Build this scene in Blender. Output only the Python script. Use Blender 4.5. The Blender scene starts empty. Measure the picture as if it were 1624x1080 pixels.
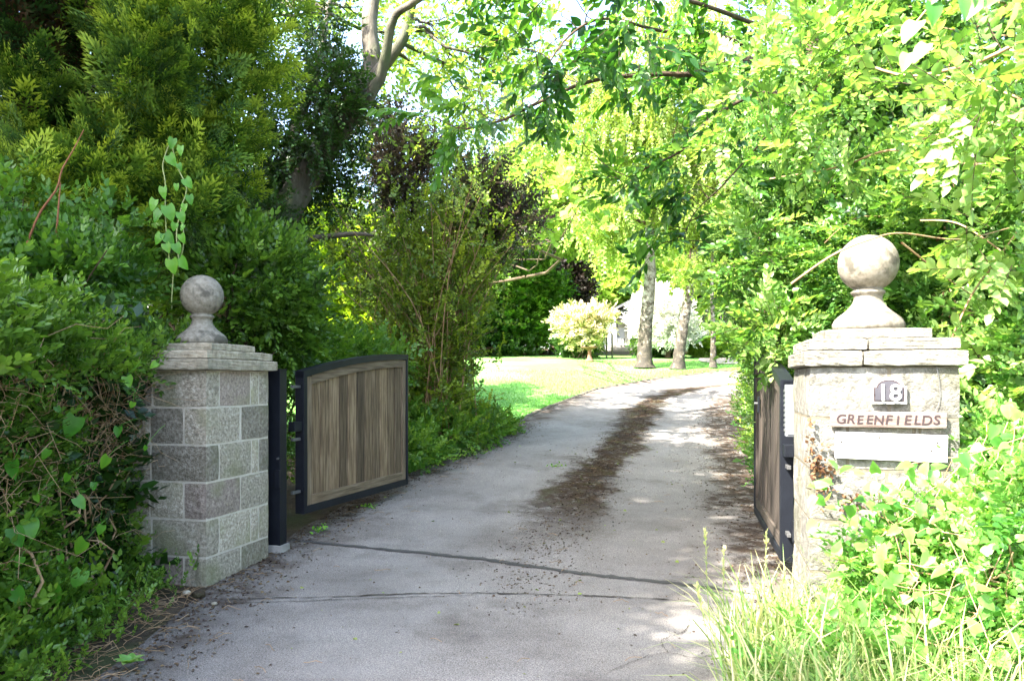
import bpy, bmesh, math, random
import numpy as np
from mathutils import Vector, Matrix, Euler
random.seed(7); rng = np.random.default_rng(7)
R = math.radians
sc = bpy.context.scene
C = sc.collection

# ---------------------------------------------------------------- camera, sky, sun, exposure
F, HX, HY, CZ = 1244.0, 812.0, 603.0, 1.4
cd = bpy.data.cameras.new('camera'); cam = bpy.data.objects.new('camera', cd); C.objects.link(cam)
cam.location = (0, 0, CZ); cam.rotation_euler = (R(90), 0, 0)
cd.sensor_width = 36; cd.sensor_fit = 'HORIZONTAL'; cd.lens = 36 * F / 1624
cd.shift_y = 63 / 1624; cd.clip_end = 2000; cd.clip_start = 0.05
cd.dof.use_dof = True; cd.dof.focus_distance = 6.5; cd.dof.aperture_fstop = 7.5
sc.camera = cam
SUN = Vector((-0.54, -0.40, 0.74)).normalized()          # towards the sun
w = bpy.data.worlds.new('World'); sc.world = w; w.use_nodes = True
nt = w.node_tree; bg = nt.nodes['Background']; sky = nt.nodes.new('ShaderNodeTexSky')
sky.sky_type = 'NISHITA'; sky.sun_disc = False
sky.sun_elevation = math.asin(SUN.z); sky.sun_rotation = math.atan2(SUN.x, SUN.y)
sky.dust_density = 3.0; sky.air_density = 1.0; sky.ozone_density = 1.0
nt.links.new(sky.outputs[0], bg.inputs[0]); bg.inputs[1].default_value = 0.15
sd = bpy.data.lights.new('sun', 'SUN'); sd.energy = 4.4; sd.angle = R(0.53); sd.color = (1.0, 0.95, 0.86)
so = bpy.data.objects.new('sun', sd); C.objects.link(so); so.rotation_euler = SUN.to_track_quat('Z', 'Y').to_euler()
vs = sc.view_settings; vs.view_transform = 'Standard'; vs.look = 'None'; vs.gamma = 1.0; vs.use_curve_mapping = False
vs.exposure = 3.05
sc.render.engine = 'CYCLES'
sc.cycles.use_denoising = True
sc.cycles.max_bounces = 7; sc.cycles.diffuse_bounces = 4; sc.cycles.transmission_bounces = 5
sc.cycles.caustics_reflective = False; sc.cycles.caustics_refractive = False

# ---------------------------------------------------------------- helpers
def P(x, y, d): return Vector(((x - HX) / F * d, d, CZ + (HY - y) / F * d))
_zy = [-60, 5.6, 6, 8, 10, 12, 14, 16, 18, 20, 22, 25, 28, 32, 36, 45, 80, 200, 600]
_zz = [0, 0, 0.02, .14, .35, .57, .80, 1.03, 1.30, 1.58, 1.80, 2.08, 2.25, 2.5, 2.75, 3.2, 4.6, 7, 8]
def zt(y): return float(np.interp(y, _zy, _zz))
def tag(o, label=None, cat=None, group=None, kind=None):
    if label: o['label'] = label
    if cat: o['category'] = cat
    if group: o['group'] = group
    if kind: o['kind'] = kind
    return o
def empty(name, loc, rz=0, label=None, cat=None, group=None):
    o = bpy.data.objects.new(name, None); C.objects.link(o); o.location = loc; o.rotation_euler = (0, 0, rz)
    o.empty_display_size = .1
    return tag(o, label, cat, group)
_nk = rng.normal(size=(10, 3)); _np = rng.uniform(0, 6.28, 10)
def noise(p, f=1.0):
    return np.sin(p @ (_nk.T * f) + _np).sum(1) / 4.5
def unit(v): return v / (np.linalg.norm(v, axis=-1, keepdims=True) + 1e-9)
def basis(d, n):
    y = unit(d); x = unit(np.cross(y, n)); z = np.cross(x, y)
    return np.stack([x, y, z], axis=2)

class Acc:
    def __init__(s): s.v = []; s.f = []; s.m = []; s.t = []; s.n = 0
    def add(s, V, Fc, M, T):
        s.v.append(np.asarray(V, np.float32)); s.f.append(np.asarray(Fc, np.int32) + s.n)
        s.m.append(np.asarray(M, np.int32)); s.t.append(np.asarray(T, np.float32)); s.n += len(V)
    def inst(s, tm, pos, B, sc_, tone):
        V, Fc, M, T = tm; N = len(pos)
        if N == 0: return
        sc_ = np.broadcast_to(np.asarray(sc_, float), (N,))
        W = np.einsum('nij,vj->nvi', B, V) * sc_[:, None, None] + pos[:, None, :]
        FF = (Fc[None] + (np.arange(N) * len(V))[:, None, None]).reshape(-1, 3)
        s.add(W.reshape(-1, 3), FF, np.tile(M, N), (T[None] + tone[:, None]).reshape(-1))
    def tube(s, pts, rad, sides=6, mat=0, tone=0.5, rough=0.0):
        pts = np.asarray([tuple(p) for p in pts], float); n = len(pts)
        rad = np.broadcast_to(np.asarray(rad, float), (n,))
        d = np.gradient(pts, axis=0); d = unit(d)
        up = np.tile([0.31, 0.17, .93], (n, 1)); up[np.abs(d[:, 2]) > .9] = [1, .1, 0]
        if n > 1 and np.abs(d[:, 2]).max() > .9: up[:] = [1, .13, 0.05]
        x = unit(np.cross(d, up)); y = np.cross(d, x)
        a = np.linspace(0, 2 * np.pi, sides, endpoint=False)
        r = rad[:, None] * (1 + rough * rng.normal(size=(n, sides)))
        V = pts[:, None] + r[..., None] * (np.cos(a)[None, :, None] * x[:, None] + np.sin(a)[None, :, None] * y[:, None])
        i = np.arange(n - 1)[:, None] * sides; j = np.arange(sides)[None]; k = (j + 1) % sides
        A, B_, C_, D_ = i + j, i + k, i + sides + k, i + sides + j
        FF = np.concatenate([np.stack([A, B_, C_], -1).reshape(-1, 3), np.stack([A, C_, D_], -1).reshape(-1, 3)])
        s.add(V.reshape(-1, 3), FF, np.full(len(FF), mat), np.full(n * sides, tone))
    def box(s, x0, x1, y0, y1, z0, z1, mat=0, tone=.5):
        V = [(x, y, z) for x in (x0, x1) for y in (y0, y1) for z in (z0, z1)]
        q = [(0, 1, 3, 2), (4, 6, 7, 5), (0, 4, 5, 1), (2, 3, 7, 6), (0, 2, 6, 4), (1, 5, 7, 3)]
        FF = [t for a, b, c, d in q for t in ((a, b, c), (a, c, d))]
        s.add(V, FF, [mat] * 12, [tone] * 8)
    def build(s, name, mats, parent=None, smooth=False, loc=None):
        me = bpy.data.meshes.new(name)
        V = np.concatenate(s.v); Fc = np.concatenate(s.f); M = np.concatenate(s.m); T = np.concatenate(s.t)
        me.vertices.add(len(V)); me.vertices.foreach_set('co', V.ravel())
        me.loops.add(len(Fc) * 3); me.loops.foreach_set('vertex_index', Fc.ravel())
        me.polygons.add(len(Fc)); me.polygons.foreach_set('loop_start', np.arange(0, len(Fc) * 3, 3, dtype=np.int32))
        me.polygons.foreach_set('material_index', M)
        if smooth: me.polygons.foreach_set('use_smooth', np.ones(len(Fc), bool))
        a = me.attributes.new('tone', 'FLOAT', 'POINT'); a.data.foreach_set('value', T)
        me.update(calc_edges=True)
        for m in (mats if isinstance(mats, (list, tuple)) else [mats]): me.materials.append(m)
        global TRIS; TRIS += len(Fc)
        o = bpy.data.objects.new(name, me); C.objects.link(o)
        if parent is not None: setpar(o, parent)
        return o
TRIS = 0
def setpar(o, parent):
    """parent o (whose mesh is in world coordinates) keeping it where it is"""
    bpy_par = parent; o.parent = bpy_par
    m = Matrix.Identity(4); p = parent; chain = []
    while p is not None: chain.append(p.matrix_basis.copy() if False else Matrix.LocRotScale(p.location, p.rotation_euler, p.scale) if True else None); p = p.parent
    for c in reversed(chain): m = m @ c
    # note: matrix_parent_inverse stays identity on copies, so bake into parent inverse
    o.matrix_parent_inverse = m.inverted()
    return o
def mobj(name, me, parent=None, loc=(0, 0, 0), rot=(0, 0, 0), scale=1):
    o = bpy.data.objects.new(name, me); C.objects.link(o); o.parent = parent; o.location = loc
    o.rotation_euler = rot; o.scale = (scale,) * 3 if not isinstance(scale, tuple) else scale
    return o
def bmobj(name, bm, mat, parent=None, loc=(0, 0, 0), rot=(0, 0, 0), smooth=False):
    me = bpy.data.meshes.new(name); bm.to_mesh(me); bm.free()
    for m in (mat if isinstance(mat, list) else [mat]): me.materials.append(m)
    if smooth:
        for p in me.polygons: p.use_smooth = True
    global TRIS; TRIS += len(me.polygons) * 2
    return mobj(name, me, parent, loc, rot)
def boxbm(x0, x1, y0, y1, z0, z1, bevel=0.0):
    bm = bmesh.new(); bmesh.ops.create_cube(bm, size=1)
    for v in bm.verts:
        v.co = ((x0 + x1) / 2 + v.co.x * (x1 - x0), (y0 + y1) / 2 + v.co.y * (y1 - y0), (z0 + z1) / 2 + v.co.z * (z1 - z0))
    if bevel: bmesh.ops.bevel(bm, geom=list(bm.edges), offset=bevel, segments=2, affect='EDGES', profile=.6)
    return bm

# ---------------------------------------------------------------- materials
def newmat(name):
    m = bpy.data.materials.new(name); m.use_nodes = True; t = m.node_tree
    return m, t, t.nodes, t.links, t.nodes['Principled BSDF']
def ramp(N, cols, pos=None):
    r = N.new('ShaderNodeValToRGB'); e = r.color_ramp.elements
    pos = pos or [i / (len(cols) - 1) for i in range(len(cols))]
    while len(e) < len(cols): e.new(.5)
    for i, (c, p) in enumerate(zip(cols, pos)): e[i].position = p; e[i].color = (*c, 1)
    return r
def mixc(N, L, fac, a, b, mode='MIX'):
    m = N.new('ShaderNodeMix'); m.data_type = 'RGBA'; m.blend_type = mode
    for k, val in ((0, fac), (6, a), (7, b)):
        if isinstance(val, bpy.types.NodeSocket): L.new(val, m.inputs[k])
        elif k == 0: m.inputs[0].default_value = val
        else: m.inputs[k].default_value = (*val, 1)
    return m.outputs[2]
def leaf_mat(name, cols, trans=.38, rough=.42, tmul=(1.9, 1.7, .9), spec=.5, pos=None):
    m, t, N, L, p = newmat(name)
    at = N.new('ShaderNodeAttribute'); at.attribute_name = 'tone'
    r = ramp(N, cols, pos); L.new(at.outputs['Fac'], r.inputs[0])
    L.new(r.outputs[0], p.inputs['Base Color']); p.inputs['Roughness'].default_value = rough
    p.inputs['Specular IOR Level'].default_value = spec
    tr = N.new('ShaderNodeBsdfTranslucent'); L.new(mixc(N, L, 1.0, r.outputs[0], tmul, 'MULTIPLY'), tr.inputs[0])
    mx = N.new('ShaderNodeMixShader'); mx.inputs[0].default_value = trans
    L.new(p.outputs[0], mx.inputs[1]); L.new(tr.outputs[0], mx.inputs[2]); L.new(mx.outputs[0], N['Material Output'].inputs[0])
    return m
def noise_mat(name, cols, scale=5, rough=.85, bump=.3, bscale=None, stretch=(1, 1, 1), obj_rand=0.0, detail=6, pos=None, second=None, dist=.01, coord='Object', spec=.3):
    m, t, N, L, p = newmat(name)
    tc = N.new('ShaderNodeTexCoord'); mp = N.new('ShaderNodeMapping'); mp.inputs['Scale'].default_value = stretch
    L.new(tc.outputs[coord], mp.inputs[0]); vec = mp.outputs[0]
    oi = N.new('ShaderNodeObjectInfo')
    if obj_rand:
        ad = N.new('ShaderNodeVectorMath'); ad.operation = 'ADD'; sc2 = N.new('ShaderNodeVectorMath'); sc2.operation = 'SCALE'
        cx = N.new('ShaderNodeCombineXYZ'); [L.new(oi.outputs['Random'], cx.inputs[i]) for i in range(3)]
        L.new(cx.outputs[0], sc2.inputs[0]); sc2.inputs['Scale'].default_value = 37.0
        L.new(vec, ad.inputs[0]); L.new(sc2.outputs[0], ad.inputs[1]); vec = ad.outputs[0]
    n = N.new('ShaderNodeTexNoise'); n.inputs['Scale'].default_value = scale; n.inputs['Detail'].default_value = detail; n.inputs['Roughness'].default_value = .65
    L.new(vec, n.inputs[0]); r = ramp(N, cols, pos or [.28 + .44 * i / (len(cols) - 1) for i in range(len(cols))])
    L.new(n.outputs[0], r.inputs[0]); col = r.outputs[0]
    if second:   # (colour, scale, lo, hi)
        n2 = N.new('ShaderNodeTexNoise'); n2.inputs['Scale'].default_value = second[1]; n2.inputs['Detail'].default_value = 5
        L.new(vec, n2.inputs[0]); mr = N.new('ShaderNodeMapRange'); mr.inputs[1].default_value = second[2]; mr.inputs[2].default_value = second[3]
        L.new(n2.outputs[0], mr.inputs[0]); col = mixc(N, L, mr.outputs[0], col, second[0])
    if obj_rand:
        hs = N.new('ShaderNodeHueSaturation'); mr = N.new('ShaderNodeMapRange'); mr.inputs[3].default_value = 1 - obj_rand; mr.inputs[4].default_value = 1 + obj_rand
        L.new(oi.outputs['Random'], mr.inputs[0]); L.new(mr.outputs[0], hs.inputs['Value']); L.new(col, hs.inputs['Color']); col = hs.outputs[0]
    L.new(col, p.inputs['Base Color']); p.inputs['Roughness'].default_value = rough; p.inputs['Specular IOR Level'].default_value = spec
    if bump:
        nb = N.new('ShaderNodeTexNoise'); nb.inputs['Scale'].default_value = bscale or scale * 6; nb.inputs['Detail'].default_value = 8; nb.inputs['Roughness'].default_value = .7
        L.new(vec, nb.inputs[0]); b = N.new('ShaderNodeBump'); b.inputs['Strength'].default_value = bump; b.inputs['Distance'].default_value = dist
        L.new(nb.outputs[0], b.inputs['Height']); L.new(b.outputs[0], p.inputs['Normal'])
    return m

M_hedge = leaf_mat('hedge_leaf', [(.018, .050, .007), (.055, .13, .016), (.11, .22, .026), (.20, .33, .045)], rough=.35)
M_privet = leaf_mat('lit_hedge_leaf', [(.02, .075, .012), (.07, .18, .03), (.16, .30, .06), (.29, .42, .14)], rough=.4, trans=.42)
M_cherry = leaf_mat('cherry_leaf', [(.014, .065, .012), (.038, .125, .018), (.085, .21, .026), (.17, .33, .045)], rough=.36, trans=.5)
M_vine = leaf_mat('vine_leaf', [(.025, .12, .015), (.07, .21, .03), (.15, .33, .06), (.3, .46, .14)], rough=.38, trans=.4)
M_bind = leaf_mat('bindweed_leaf', [(.035, .15, .02), (.07, .24, .02), (.12, .32, .03), (.22, .4, .04)], rough=.4, trans=.45)
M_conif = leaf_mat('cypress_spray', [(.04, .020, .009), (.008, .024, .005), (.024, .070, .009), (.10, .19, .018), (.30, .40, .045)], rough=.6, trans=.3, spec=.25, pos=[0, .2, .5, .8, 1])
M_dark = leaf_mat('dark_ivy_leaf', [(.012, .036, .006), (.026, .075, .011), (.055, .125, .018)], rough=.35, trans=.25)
M_lime = leaf_mat('lime_leaf', [(.06, .14, .018), (.13, .25, .03), (.22, .36, .05), (.32, .45, .09)], rough=.45, trans=.5, tmul=(1.7, 1.5, 1.2))
M_mid = leaf_mat('broad_green_leaf', [(.02, .065, .009), (.05, .135, .015), (.09, .205, .022), (.16, .28, .03)], rough=.42, trans=.4)
M_twig = leaf_mat('olive_shrub_leaf', [(.035, .07, .008), (.085, .155, .014), (.155, .24, .02), (.25, .33, .03)], rough=.5, trans=.4)
M_purple = leaf_mat('purple_leaf', [(.026, .022, .018), (.052, .042, .036), (.075, .072, .042), (.07, .12, .022)], rough=.4, trans=.3, tmul=(1.3, 1.0, 1.0))
M_birch = leaf_mat('birch_leaf', [(.12, .20, .035), (.22, .32, .06), (.34, .44, .12)], rough=.45, trans=.5)
M_yel = leaf_mat('yellow_green_leaf', [(.06, .14, .008), (.17, .28, .015), (.30, .40, .03)], rough=.5, trans=.45, tmul=(1.6, 1.6, .9))
M_bloss = leaf_mat('white_blossom', [(.20, .30, .08), (.78, .77, .70), (.85, .84, .80)], rough=.6, trans=.4, tmul=(1, 1, 1), pos=[0, .35, 1])
M_peach = leaf_mat('peach_shrub_leaf', [(.08, .17, .02), (.30, .36, .10), (.70, .58, .30), (.80, .74, .60)], rough=.6, trans=.4, tmul=(1, 1, 1), pos=[0, .35, .6, 1])
M_grass = leaf_mat('grass_blade', [(.05, .18, .02), (.11, .29, .04), (.22, .42, .10)], rough=.5, trans=.4)
M_dry = leaf_mat('pale_grass_blade', [(.07, .17, .025), (.17, .28, .06), (.32, .38, .13), (.50, .45, .25)], rough=.55, trans=.4, tmul=(1.3, 1.3, .9))
M_litter = leaf_mat('litter', [(.035, .018, .010), (.08, .045, .02), (.16, .11, .05), (.22, .30, .06)], rough=.8, trans=.1, tmul=(1, 1, 1), pos=[0, .4, .75, 1])
M_deadleaf = leaf_mat('dead_leaf', [(.07, .03, .012), (.15, .07, .028), (.26, .16, .07)], rough=.8, trans=.2, tmul=(1, 1, 1))
M_bark = noise_mat('grey_bark', [(.05, .043, .032), (.12, .105, .08), (.20, .18, .145)], 6, bump=.8, bscale=24, stretch=(1, 1, .25), dist=.03, second=((.06, .09, .03), 2.0, .5, .7))
M_brown = noise_mat('brown_bark', [(.03, .02, .013), (.075, .048, .03), (.12, .085, .055)], 9, bump=.6, bscale=40, dist=.01)
M_tan = noise_mat('tan_dead_twig', [(.16, .085, .038), (.33, .21, .11), (.46, .33, .20)], 9, bump=.2)
M_red = noise_mat('reddish_stem', [(.13, .05, .022), (.24, .10, .05)], 12, bump=.2)
def birch_bark():
    m, t, N, L, p = newmat('birch_bark'); tc = N.new('ShaderNodeTexCoord')
    mp = N.new('ShaderNodeMapping'); mp.inputs['Scale'].default_value = (5, 5, 5.5); L.new(tc.outputs['Object'], mp.inputs[0])
    n = N.new('ShaderNodeTexNoise'); n.inputs['Scale'].default_value = 1.6; n.inputs['Detail'].default_value = 7; n.inputs['Roughness'].default_value = .7; L.new(mp.outputs[0], n.inputs[0])
    sx = N.new('ShaderNodeSeparateXYZ'); L.new(tc.outputs['Object'], sx.inputs[0])
    mr = N.new('ShaderNodeMapRange'); mr.inputs[1].default_value = 1.6; mr.inputs[2].default_value = 4.4; mr.inputs[3].default_value = .20; mr.inputs[4].default_value = -.04; L.new(sx.outputs[2], mr.inputs[0])
    ad = N.new('ShaderNodeMath'); L.new(n.outputs[0], ad.inputs[0]); L.new(mr.outputs[0], ad.inputs[1])
    r = ramp(N, [(.32, .30, .26), (.20, .175, .14), (.07, .055, .038), (.03, .024, .017)], [.40, .52, .58, .72]); L.new(ad.outputs[0], r.inputs[0])
    L.new(r.outputs[0], p.inputs['Base Color']); p.inputs['Roughness'].default_value = .8
    b = N.new('ShaderNodeBump'); b.inputs['Strength'].default_value = .9; b.inputs['Distance'].default_value = .04; L.new(n.outputs[0], b.inputs['Height']); L.new(b.outputs[0], p.inputs['Normal'])
    return m
M_birchbark = birch_bark()
M_stone = noise_mat('granite_block', [(.11, .092, .066), (.30, .262, .20), (.52, .475, .39)], 48, bump=1.0, bscale=70, obj_rand=.36, dist=.012, second=((.19, .19, .10), 3.2, .5, .78))
M_stone_pink = noise_mat('pinkish_block', [(.12, .095, .075), (.27, .215, .175), (.42, .36, .30)], 48, bump=1.0, bscale=60, obj_rand=.2, dist=.012, second=((.2, .2, .10), 3.0, .52, .75))
M_stone_pale = noise_mat('pale_sandstone_block', [(.075, .070, .056), (.185, .175, .15), (.29, .28, .25)], 20, bump=1.0, bscale=45, obj_rand=.14, dist=.03, second=((.115, .115, .055), 3.5, .52, .8))
M_cap = noise_mat('coping_stone', [(.17, .14, .095), (.33, .285, .21), (.48, .43, .33)], 22, bump=.7, bscale=55, obj_rand=.1, second=((.14, .14, .10), 4, .5, .75))
M_cap_pale = noise_mat('pale_coping_stone', [(.08, .074, .058), (.185, .172, .14), (.28, .265, .225)], 22, bump=1.0, bscale=50, obj_rand=.1, second=((.17, .15, .10), 4, .54, .74))
M_ball = noise_mat('finial_stone', [(.10, .088, .066), (.20, .178, .138), (.28, .255, .205)], 30, bump=.6, bscale=80, dist=.006, second=((.08, .072, .055), 9, .55, .64))
M_mortar = noise_mat('mortar', [(.42, .375, .30), (.58, .53, .44)], 30, bump=.5)
M_mortar_pale = noise_mat('weathered_mortar', [(.09, .075, .05), (.17, .15, .11)], 30, bump=.6)
M_conc = noise_mat('concrete', [(.2, .19, .17), (.34, .32, .29)], 20, bump=.5)
M_soil = noise_mat('soil', [(.022, .015, .009), (.055, .038, .022), (.10, .072, .045)], 3, bump=.9, bscale=22, dist=.04, second=((.04, .07, .015), .9, .5, .7), coord='Object')
M_black = noise_mat('black_painted_steel', [(.004, .005, .008), (.009, .011, .016)], 8, rough=.5, bump=.08, bscale=90, spec=.2)
M_galv = noise_mat('galvanised_steel', [(.10, .10, .10), (.2, .2, .2)], 30, rough=.45, bump=.05)
M_galv.node_tree.nodes['Principled BSDF'].inputs['Metallic'].default_value = .6
M_greybox = noise_mat('grey_plastic', [(.13, .14, .155), (.19, .20, .215)], 14, rough=.5, bump=.05)
def wood_mat(name, cols, rnd=.3, orange=True, axis=2):
    st = [9, 9, 9]; st[axis] = .55
    m = noise_mat(name, cols, 5, rough=.75, bump=.5, bscale=14, stretch=tuple(st), obj_rand=rnd, dist=.006, second=((.17, .105, .05), .4, .60, .8) if orange else None)
    return m
M_board = wood_mat('weathered_oak_board', [(.035, .022, .012), (.135, .090, .050), (.27, .20, .125)], .5)
M_rail = wood_mat('weathered_oak_rail', [(.055, .037, .021), (.145, .105, .065), (.24, .185, .125)], .12)
M_railx = wood_mat('weathered_oak_rail_long', [(.055, .037, .021), (.145, .105, .065), (.24, .185, .125)], .12, axis=0)
M_dboard = wood_mat('darkened_weathered_board', [(.018, .013, .010), (.042, .032, .025), (.075, .062, .052)], .4, False)  # darker copies of the gate timber, colour lowered to offset direct sun
M_drail = wood_mat('darkened_weathered_rail', [(.022, .016, .012), (.050, .039, .03), (.08, .066, .055)], .12, False)
M_drailx = wood_mat('darkened_weathered_long_rail', [(.022, .016, .012), (.050, .039, .03), (.08, .066, .055)], .12, False, axis=0)
M_sign = wood_mat('painted_sign_wood', [(.07, .045, .038), (.16, .118, .10), (.26, .205, .18)], .05, False, axis=0)
M_white = noise_mat('aged_white_paint', [(.36, .35, .32), (.56, .55, .52), (.66, .66, .64)], 9, rough=.6, bump=.1)
M_plate = noise_mat('purple_grey_enamel', [(.038, .036, .044), (.062, .058, .068)], 8, rough=.5, bump=.1)
M_carve = noise_mat('dark_carved_lettering', [(.012, .008, .009), (.055, .035, .035)], 30, rough=.8, bump=.1)

# driveway: attributes u (across, 0..1) and v (metres along)
def drive_mat():
    m, t, N, L, p = newmat('old_tarmac'); tc = N.new('ShaderNodeTexCoord'); ob = tc.outputs['Object']
    def nz(s, det=6, ro=.6):
        n = N.new('ShaderNodeTexNoise'); n.inputs['Scale'].default_value = s; n.inputs['Detail'].default_value = det; n.inputs['Roughness'].default_value = ro; L.new(ob, n.inputs[0]); return n.outputs[0]
    def at(k):
        a = N.new('ShaderNodeAttribute'); a.attribute_name = k; return a.outputs['Fac']
    def mth(op, a, b=None, c=None):
        q = N.new('ShaderNodeMath'); q.operation = op
        for i, vv in enumerate((a, b, c)):
            if vv is None: continue
            if isinstance(vv, (int, float)): q.inputs[i].default_value = vv
            else: L.new(vv, q.inputs[i])
        return q.outputs[0]
    def mr(x, a, b, c=0, d=1):
        q = N.new('ShaderNodeMapRange'); L.new(x, q.inputs[0])
        for i, vv in enumerate((a, b, c, d)): q.inputs[i + 1].default_value = vv
        q.interpolation_type = 'SMOOTHSTEP'; return q.outputs[0]
    base = ramp(N, [(.142, .127, .115), (.200, .183, .168), (.250, .232, .215)], [.3, .5, .7]); L.new(nz(1.3), base.inputs[0])
    fine = ramp(N, [(.35, .35, .35), (1, 1, 1), (1.9, 1.85, 1.75)], [.34, .5, .68]); L.new(nz(150, 3), fine.inputs[0])
    col = mixc(N, L, .85, base.outputs[0], fine.outputs[0], 'MULTIPLY')
    gr = N.new('ShaderNodeTexVoronoi'); gr.inputs['Scale'].default_value = 95; L.new(ob, gr.inputs[0])
    col = mixc(N, L, mr(gr.outputs['Distance'], .30, .12, 0, .45), col, (.30, .29, .28))
    u, v = at('u'), at('v')
    wob = mth('MULTIPLY', mth('SUBTRACT', nz(1.6, 7, .7), .5), .36)
    uu = mth('ADD', u, wob)
    band = mr(mth('ABSOLUTE', mth('SUBTRACT', uu, .53)), .045, .115, 1, 0)
    band = mth('MULTIPLY', band, mr(v, 5.6, 8.5, 0, 1)); band = mth('MULTIPLY', band, mr(v, 17, 19.5, 1, 0))
    brk = mr(nz(9, 8, .8), .35, .46, 0, 1)
    moss = mth('MULTIPLY', band, mth('MAXIMUM', brk, mr(band, .85, 1.0, 0, .55)))
    mcol = ramp(N, [(.014, .007, .003), (.036, .018, .007), (.040, .036, .009)], [.35, .5, .66]); L.new(nz(4, 6), mcol.inputs[0])
    col = mixc(N, L, mth('MULTIPLY', moss, .97), col, mcol.outputs[0])
    # dirt on both margins
    mg = mth('MULTIPLY', mr(mth('SUBTRACT', mth('ADD', uu, 0.0), 0), .0, .17, 1, 0), mr(nz(5, 8, .7), .38, .6, .35, 1))
    mg2 = mth('MULTIPLY', mr(uu, .82, .90, 0, 1), mth('MULTIPLY', mr(v, 4.0, 6, 0, 1), mr(nz(7, 8, .8), .40, .54, .12, 1)))
    col = mixc(N, L, mth('MULTIPLY', mth('MAXIMUM', mg, mg2), .92), col, (.042, .026, .016))
    trk = mth('MAXIMUM', mr(mth('ABSOLUTE', mth('SUBTRACT', uu, .30)), .03, .13, 1, 0), mr(mth('ABSOLUTE', mth('SUBTRACT', uu, .74)), .03, .12, 1, 0))
    col = mixc(N, L, mth('MULTIPLY', trk, mr(nz(3, 6), .3, .7, .05, .32)), col, (.25, .24, .23))
    # broad worn / stained areas and scattered dark spots
    col = mixc(N, L, mr(nz(.8, 7, .7), .50, .62, 0, .40), col, (.085, .073, .064))
    col = mixc(N, L, mr(nz(28, 6, .8), .63, .70, 0, .75), col, (.035, .025, .018))
    L.new(col, p.inputs['Base Color']); p.inputs['Roughness'].default_value = .9; p.inputs['Specular IOR Level'].default_value = .12
    b = N.new('ShaderNodeBump'); b.inputs['Strength'].default_value = .7; b.inputs['Distance'].default_value = .006
    hh = mth('ADD', nz(150, 4), mth('MULTIPLY', nz(12, 5), .8)); L.new(hh, b.inputs['Height']); L.new(b.outputs[0], p.inputs['Normal'])
    return m
M_drive = drive_mat()
M_tar = noise_mat('tar_seal', [(.035, .033, .03), (.085, .08, .075)], 30, rough=.8, bump=.6, bscale=120)
M_crack = noise_mat('crack_dirt', [(.025, .02, .015), (.05, .04, .03)], 14, rough=.9, bump=.4)
M_lawn = noise_mat('lawn_turf', [(.06, .20, .03), (.11, .28, .05), (.18, .36, .09)], 9, rough=.8, bump=.5, bscale=90, dist=.015, second=((.20, .36, .12), .5, .45, .75))
M_edge = noise_mat('edging_stone', [(.07, .06, .04), (.15, .13, .10)], 12, bump=.5)
M_house = noise_mat('pale_blue_grey_render', [(.17, .19, .225), (.23, .25, .29)], 3, bump=.1)
M_roof = noise_mat('grey_roof', [(.10, .105, .12), (.16, .165, .18)], 7, bump=.3, stretch=(1, 1, 1))
M_glass, _t, _N, _L, _p = newmat('window_glass'); _p.inputs['Base Color'].default_value = (.03, .04, .05, 1); _p.inputs['Roughness'].default_value = .08
M_terra = noise_mat('terracotta', [(.16, .07, .045), (.26, .13, .09)], 9, bump=.3)

# ---------------------------------------------------------------- leaf and twig templates
def leaf6(w=.3, fold=.12, droop=.1, a=.28, b=.66, wb=None):
    wb = wb or w * .85
    V = np.array([(0, 0, 0), (-w, a, fold * w * 2), (-wb, b, fold * wb * 2 - droop * .4), (0, 1, -droop), (wb, b, fold * wb * 2 - droop * .4), (w, a, fold * w * 2)])
    Fc = np.array([(0, 3, 2), (0, 2, 1), (0, 4, 3), (0, 5, 4)]); return V, Fc, np.zeros(4, int), np.zeros(6)
def leaf4(w=.32):
    V = np.array([(0, 0, 0), (-w, .5, .05), (0, 1, -.05), (w, .5, .05)]); return V, np.array([(0, 2, 1), (0, 3, 2)]), np.zeros(2, int), np.zeros(4)
def euler(rx, ry, rz): return np.array(Euler((rx, ry, rz)).to_matrix())
def twig(n=10, leaf=None, ls=.35, spread=60, pitch=15, stem=.012, side2=True, sag=.1, term=True):
    leaf = leaf or leaf6(); V, Fc, M, T = [], [], [], []; k = 0
    def put(L_, pos, Rm, s, tone, mi=0):
        nonlocal k
        V.append(L_[0] @ Rm.T * s + pos); Fc.append(L_[1] + k); M.append(L_[2] + mi); T.append(L_[3] + tone); k += len(L_[0])
    for i in range(n):
        f = .12 + .88 * i / max(1, n - 1); sd_ = 1 if i % 2 else -1
        pos = np.array([0.0, f, -sag * f * f])
        az = sd_ * R(spread * random.uniform(.6, 1.15) * (1 - .45 * f)) if not (term and i == n - 1) else 0
        Rm = euler(0, 0, az) @ euler(R(random.uniform(-25, 25) + pitch), R(random.uniform(-30, 30)), 0)
        put(leaf, pos, Rm, ls * random.uniform(.7, 1.15) * (1 - .25 * abs(f - .5)), random.uniform(-.12, .12) + .08 * f)
    if stem:
        a = np.array([0, 2.1, 4.2]); st = []
        for f, r in ((0, stem), (.5, stem * .8), (1, stem * .3)):
            for q in a: st.append((math.cos(q) * r, f, math.sin(q) * r - sag * f * f))
        ff = []
        for s_ in range(2):
            for j in range(3):
                A, B_ = s_ * 3 + j, s_ * 3 + (j + 1) % 3; ff += [(A, B_, B_ + 3), (A, B_ + 3, A + 3)]
        put((np.array(st), np.array(ff), np.ones(len(ff), int), np.zeros(9)), np.zeros(3), np.eye(3), 1, 0)
    return np.concatenate(V), np.concatenate(Fc), np.concatenate(M), np.concatenate(T)
def variants(k, **kw): return [twig(**kw) for _ in range(k)]
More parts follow.
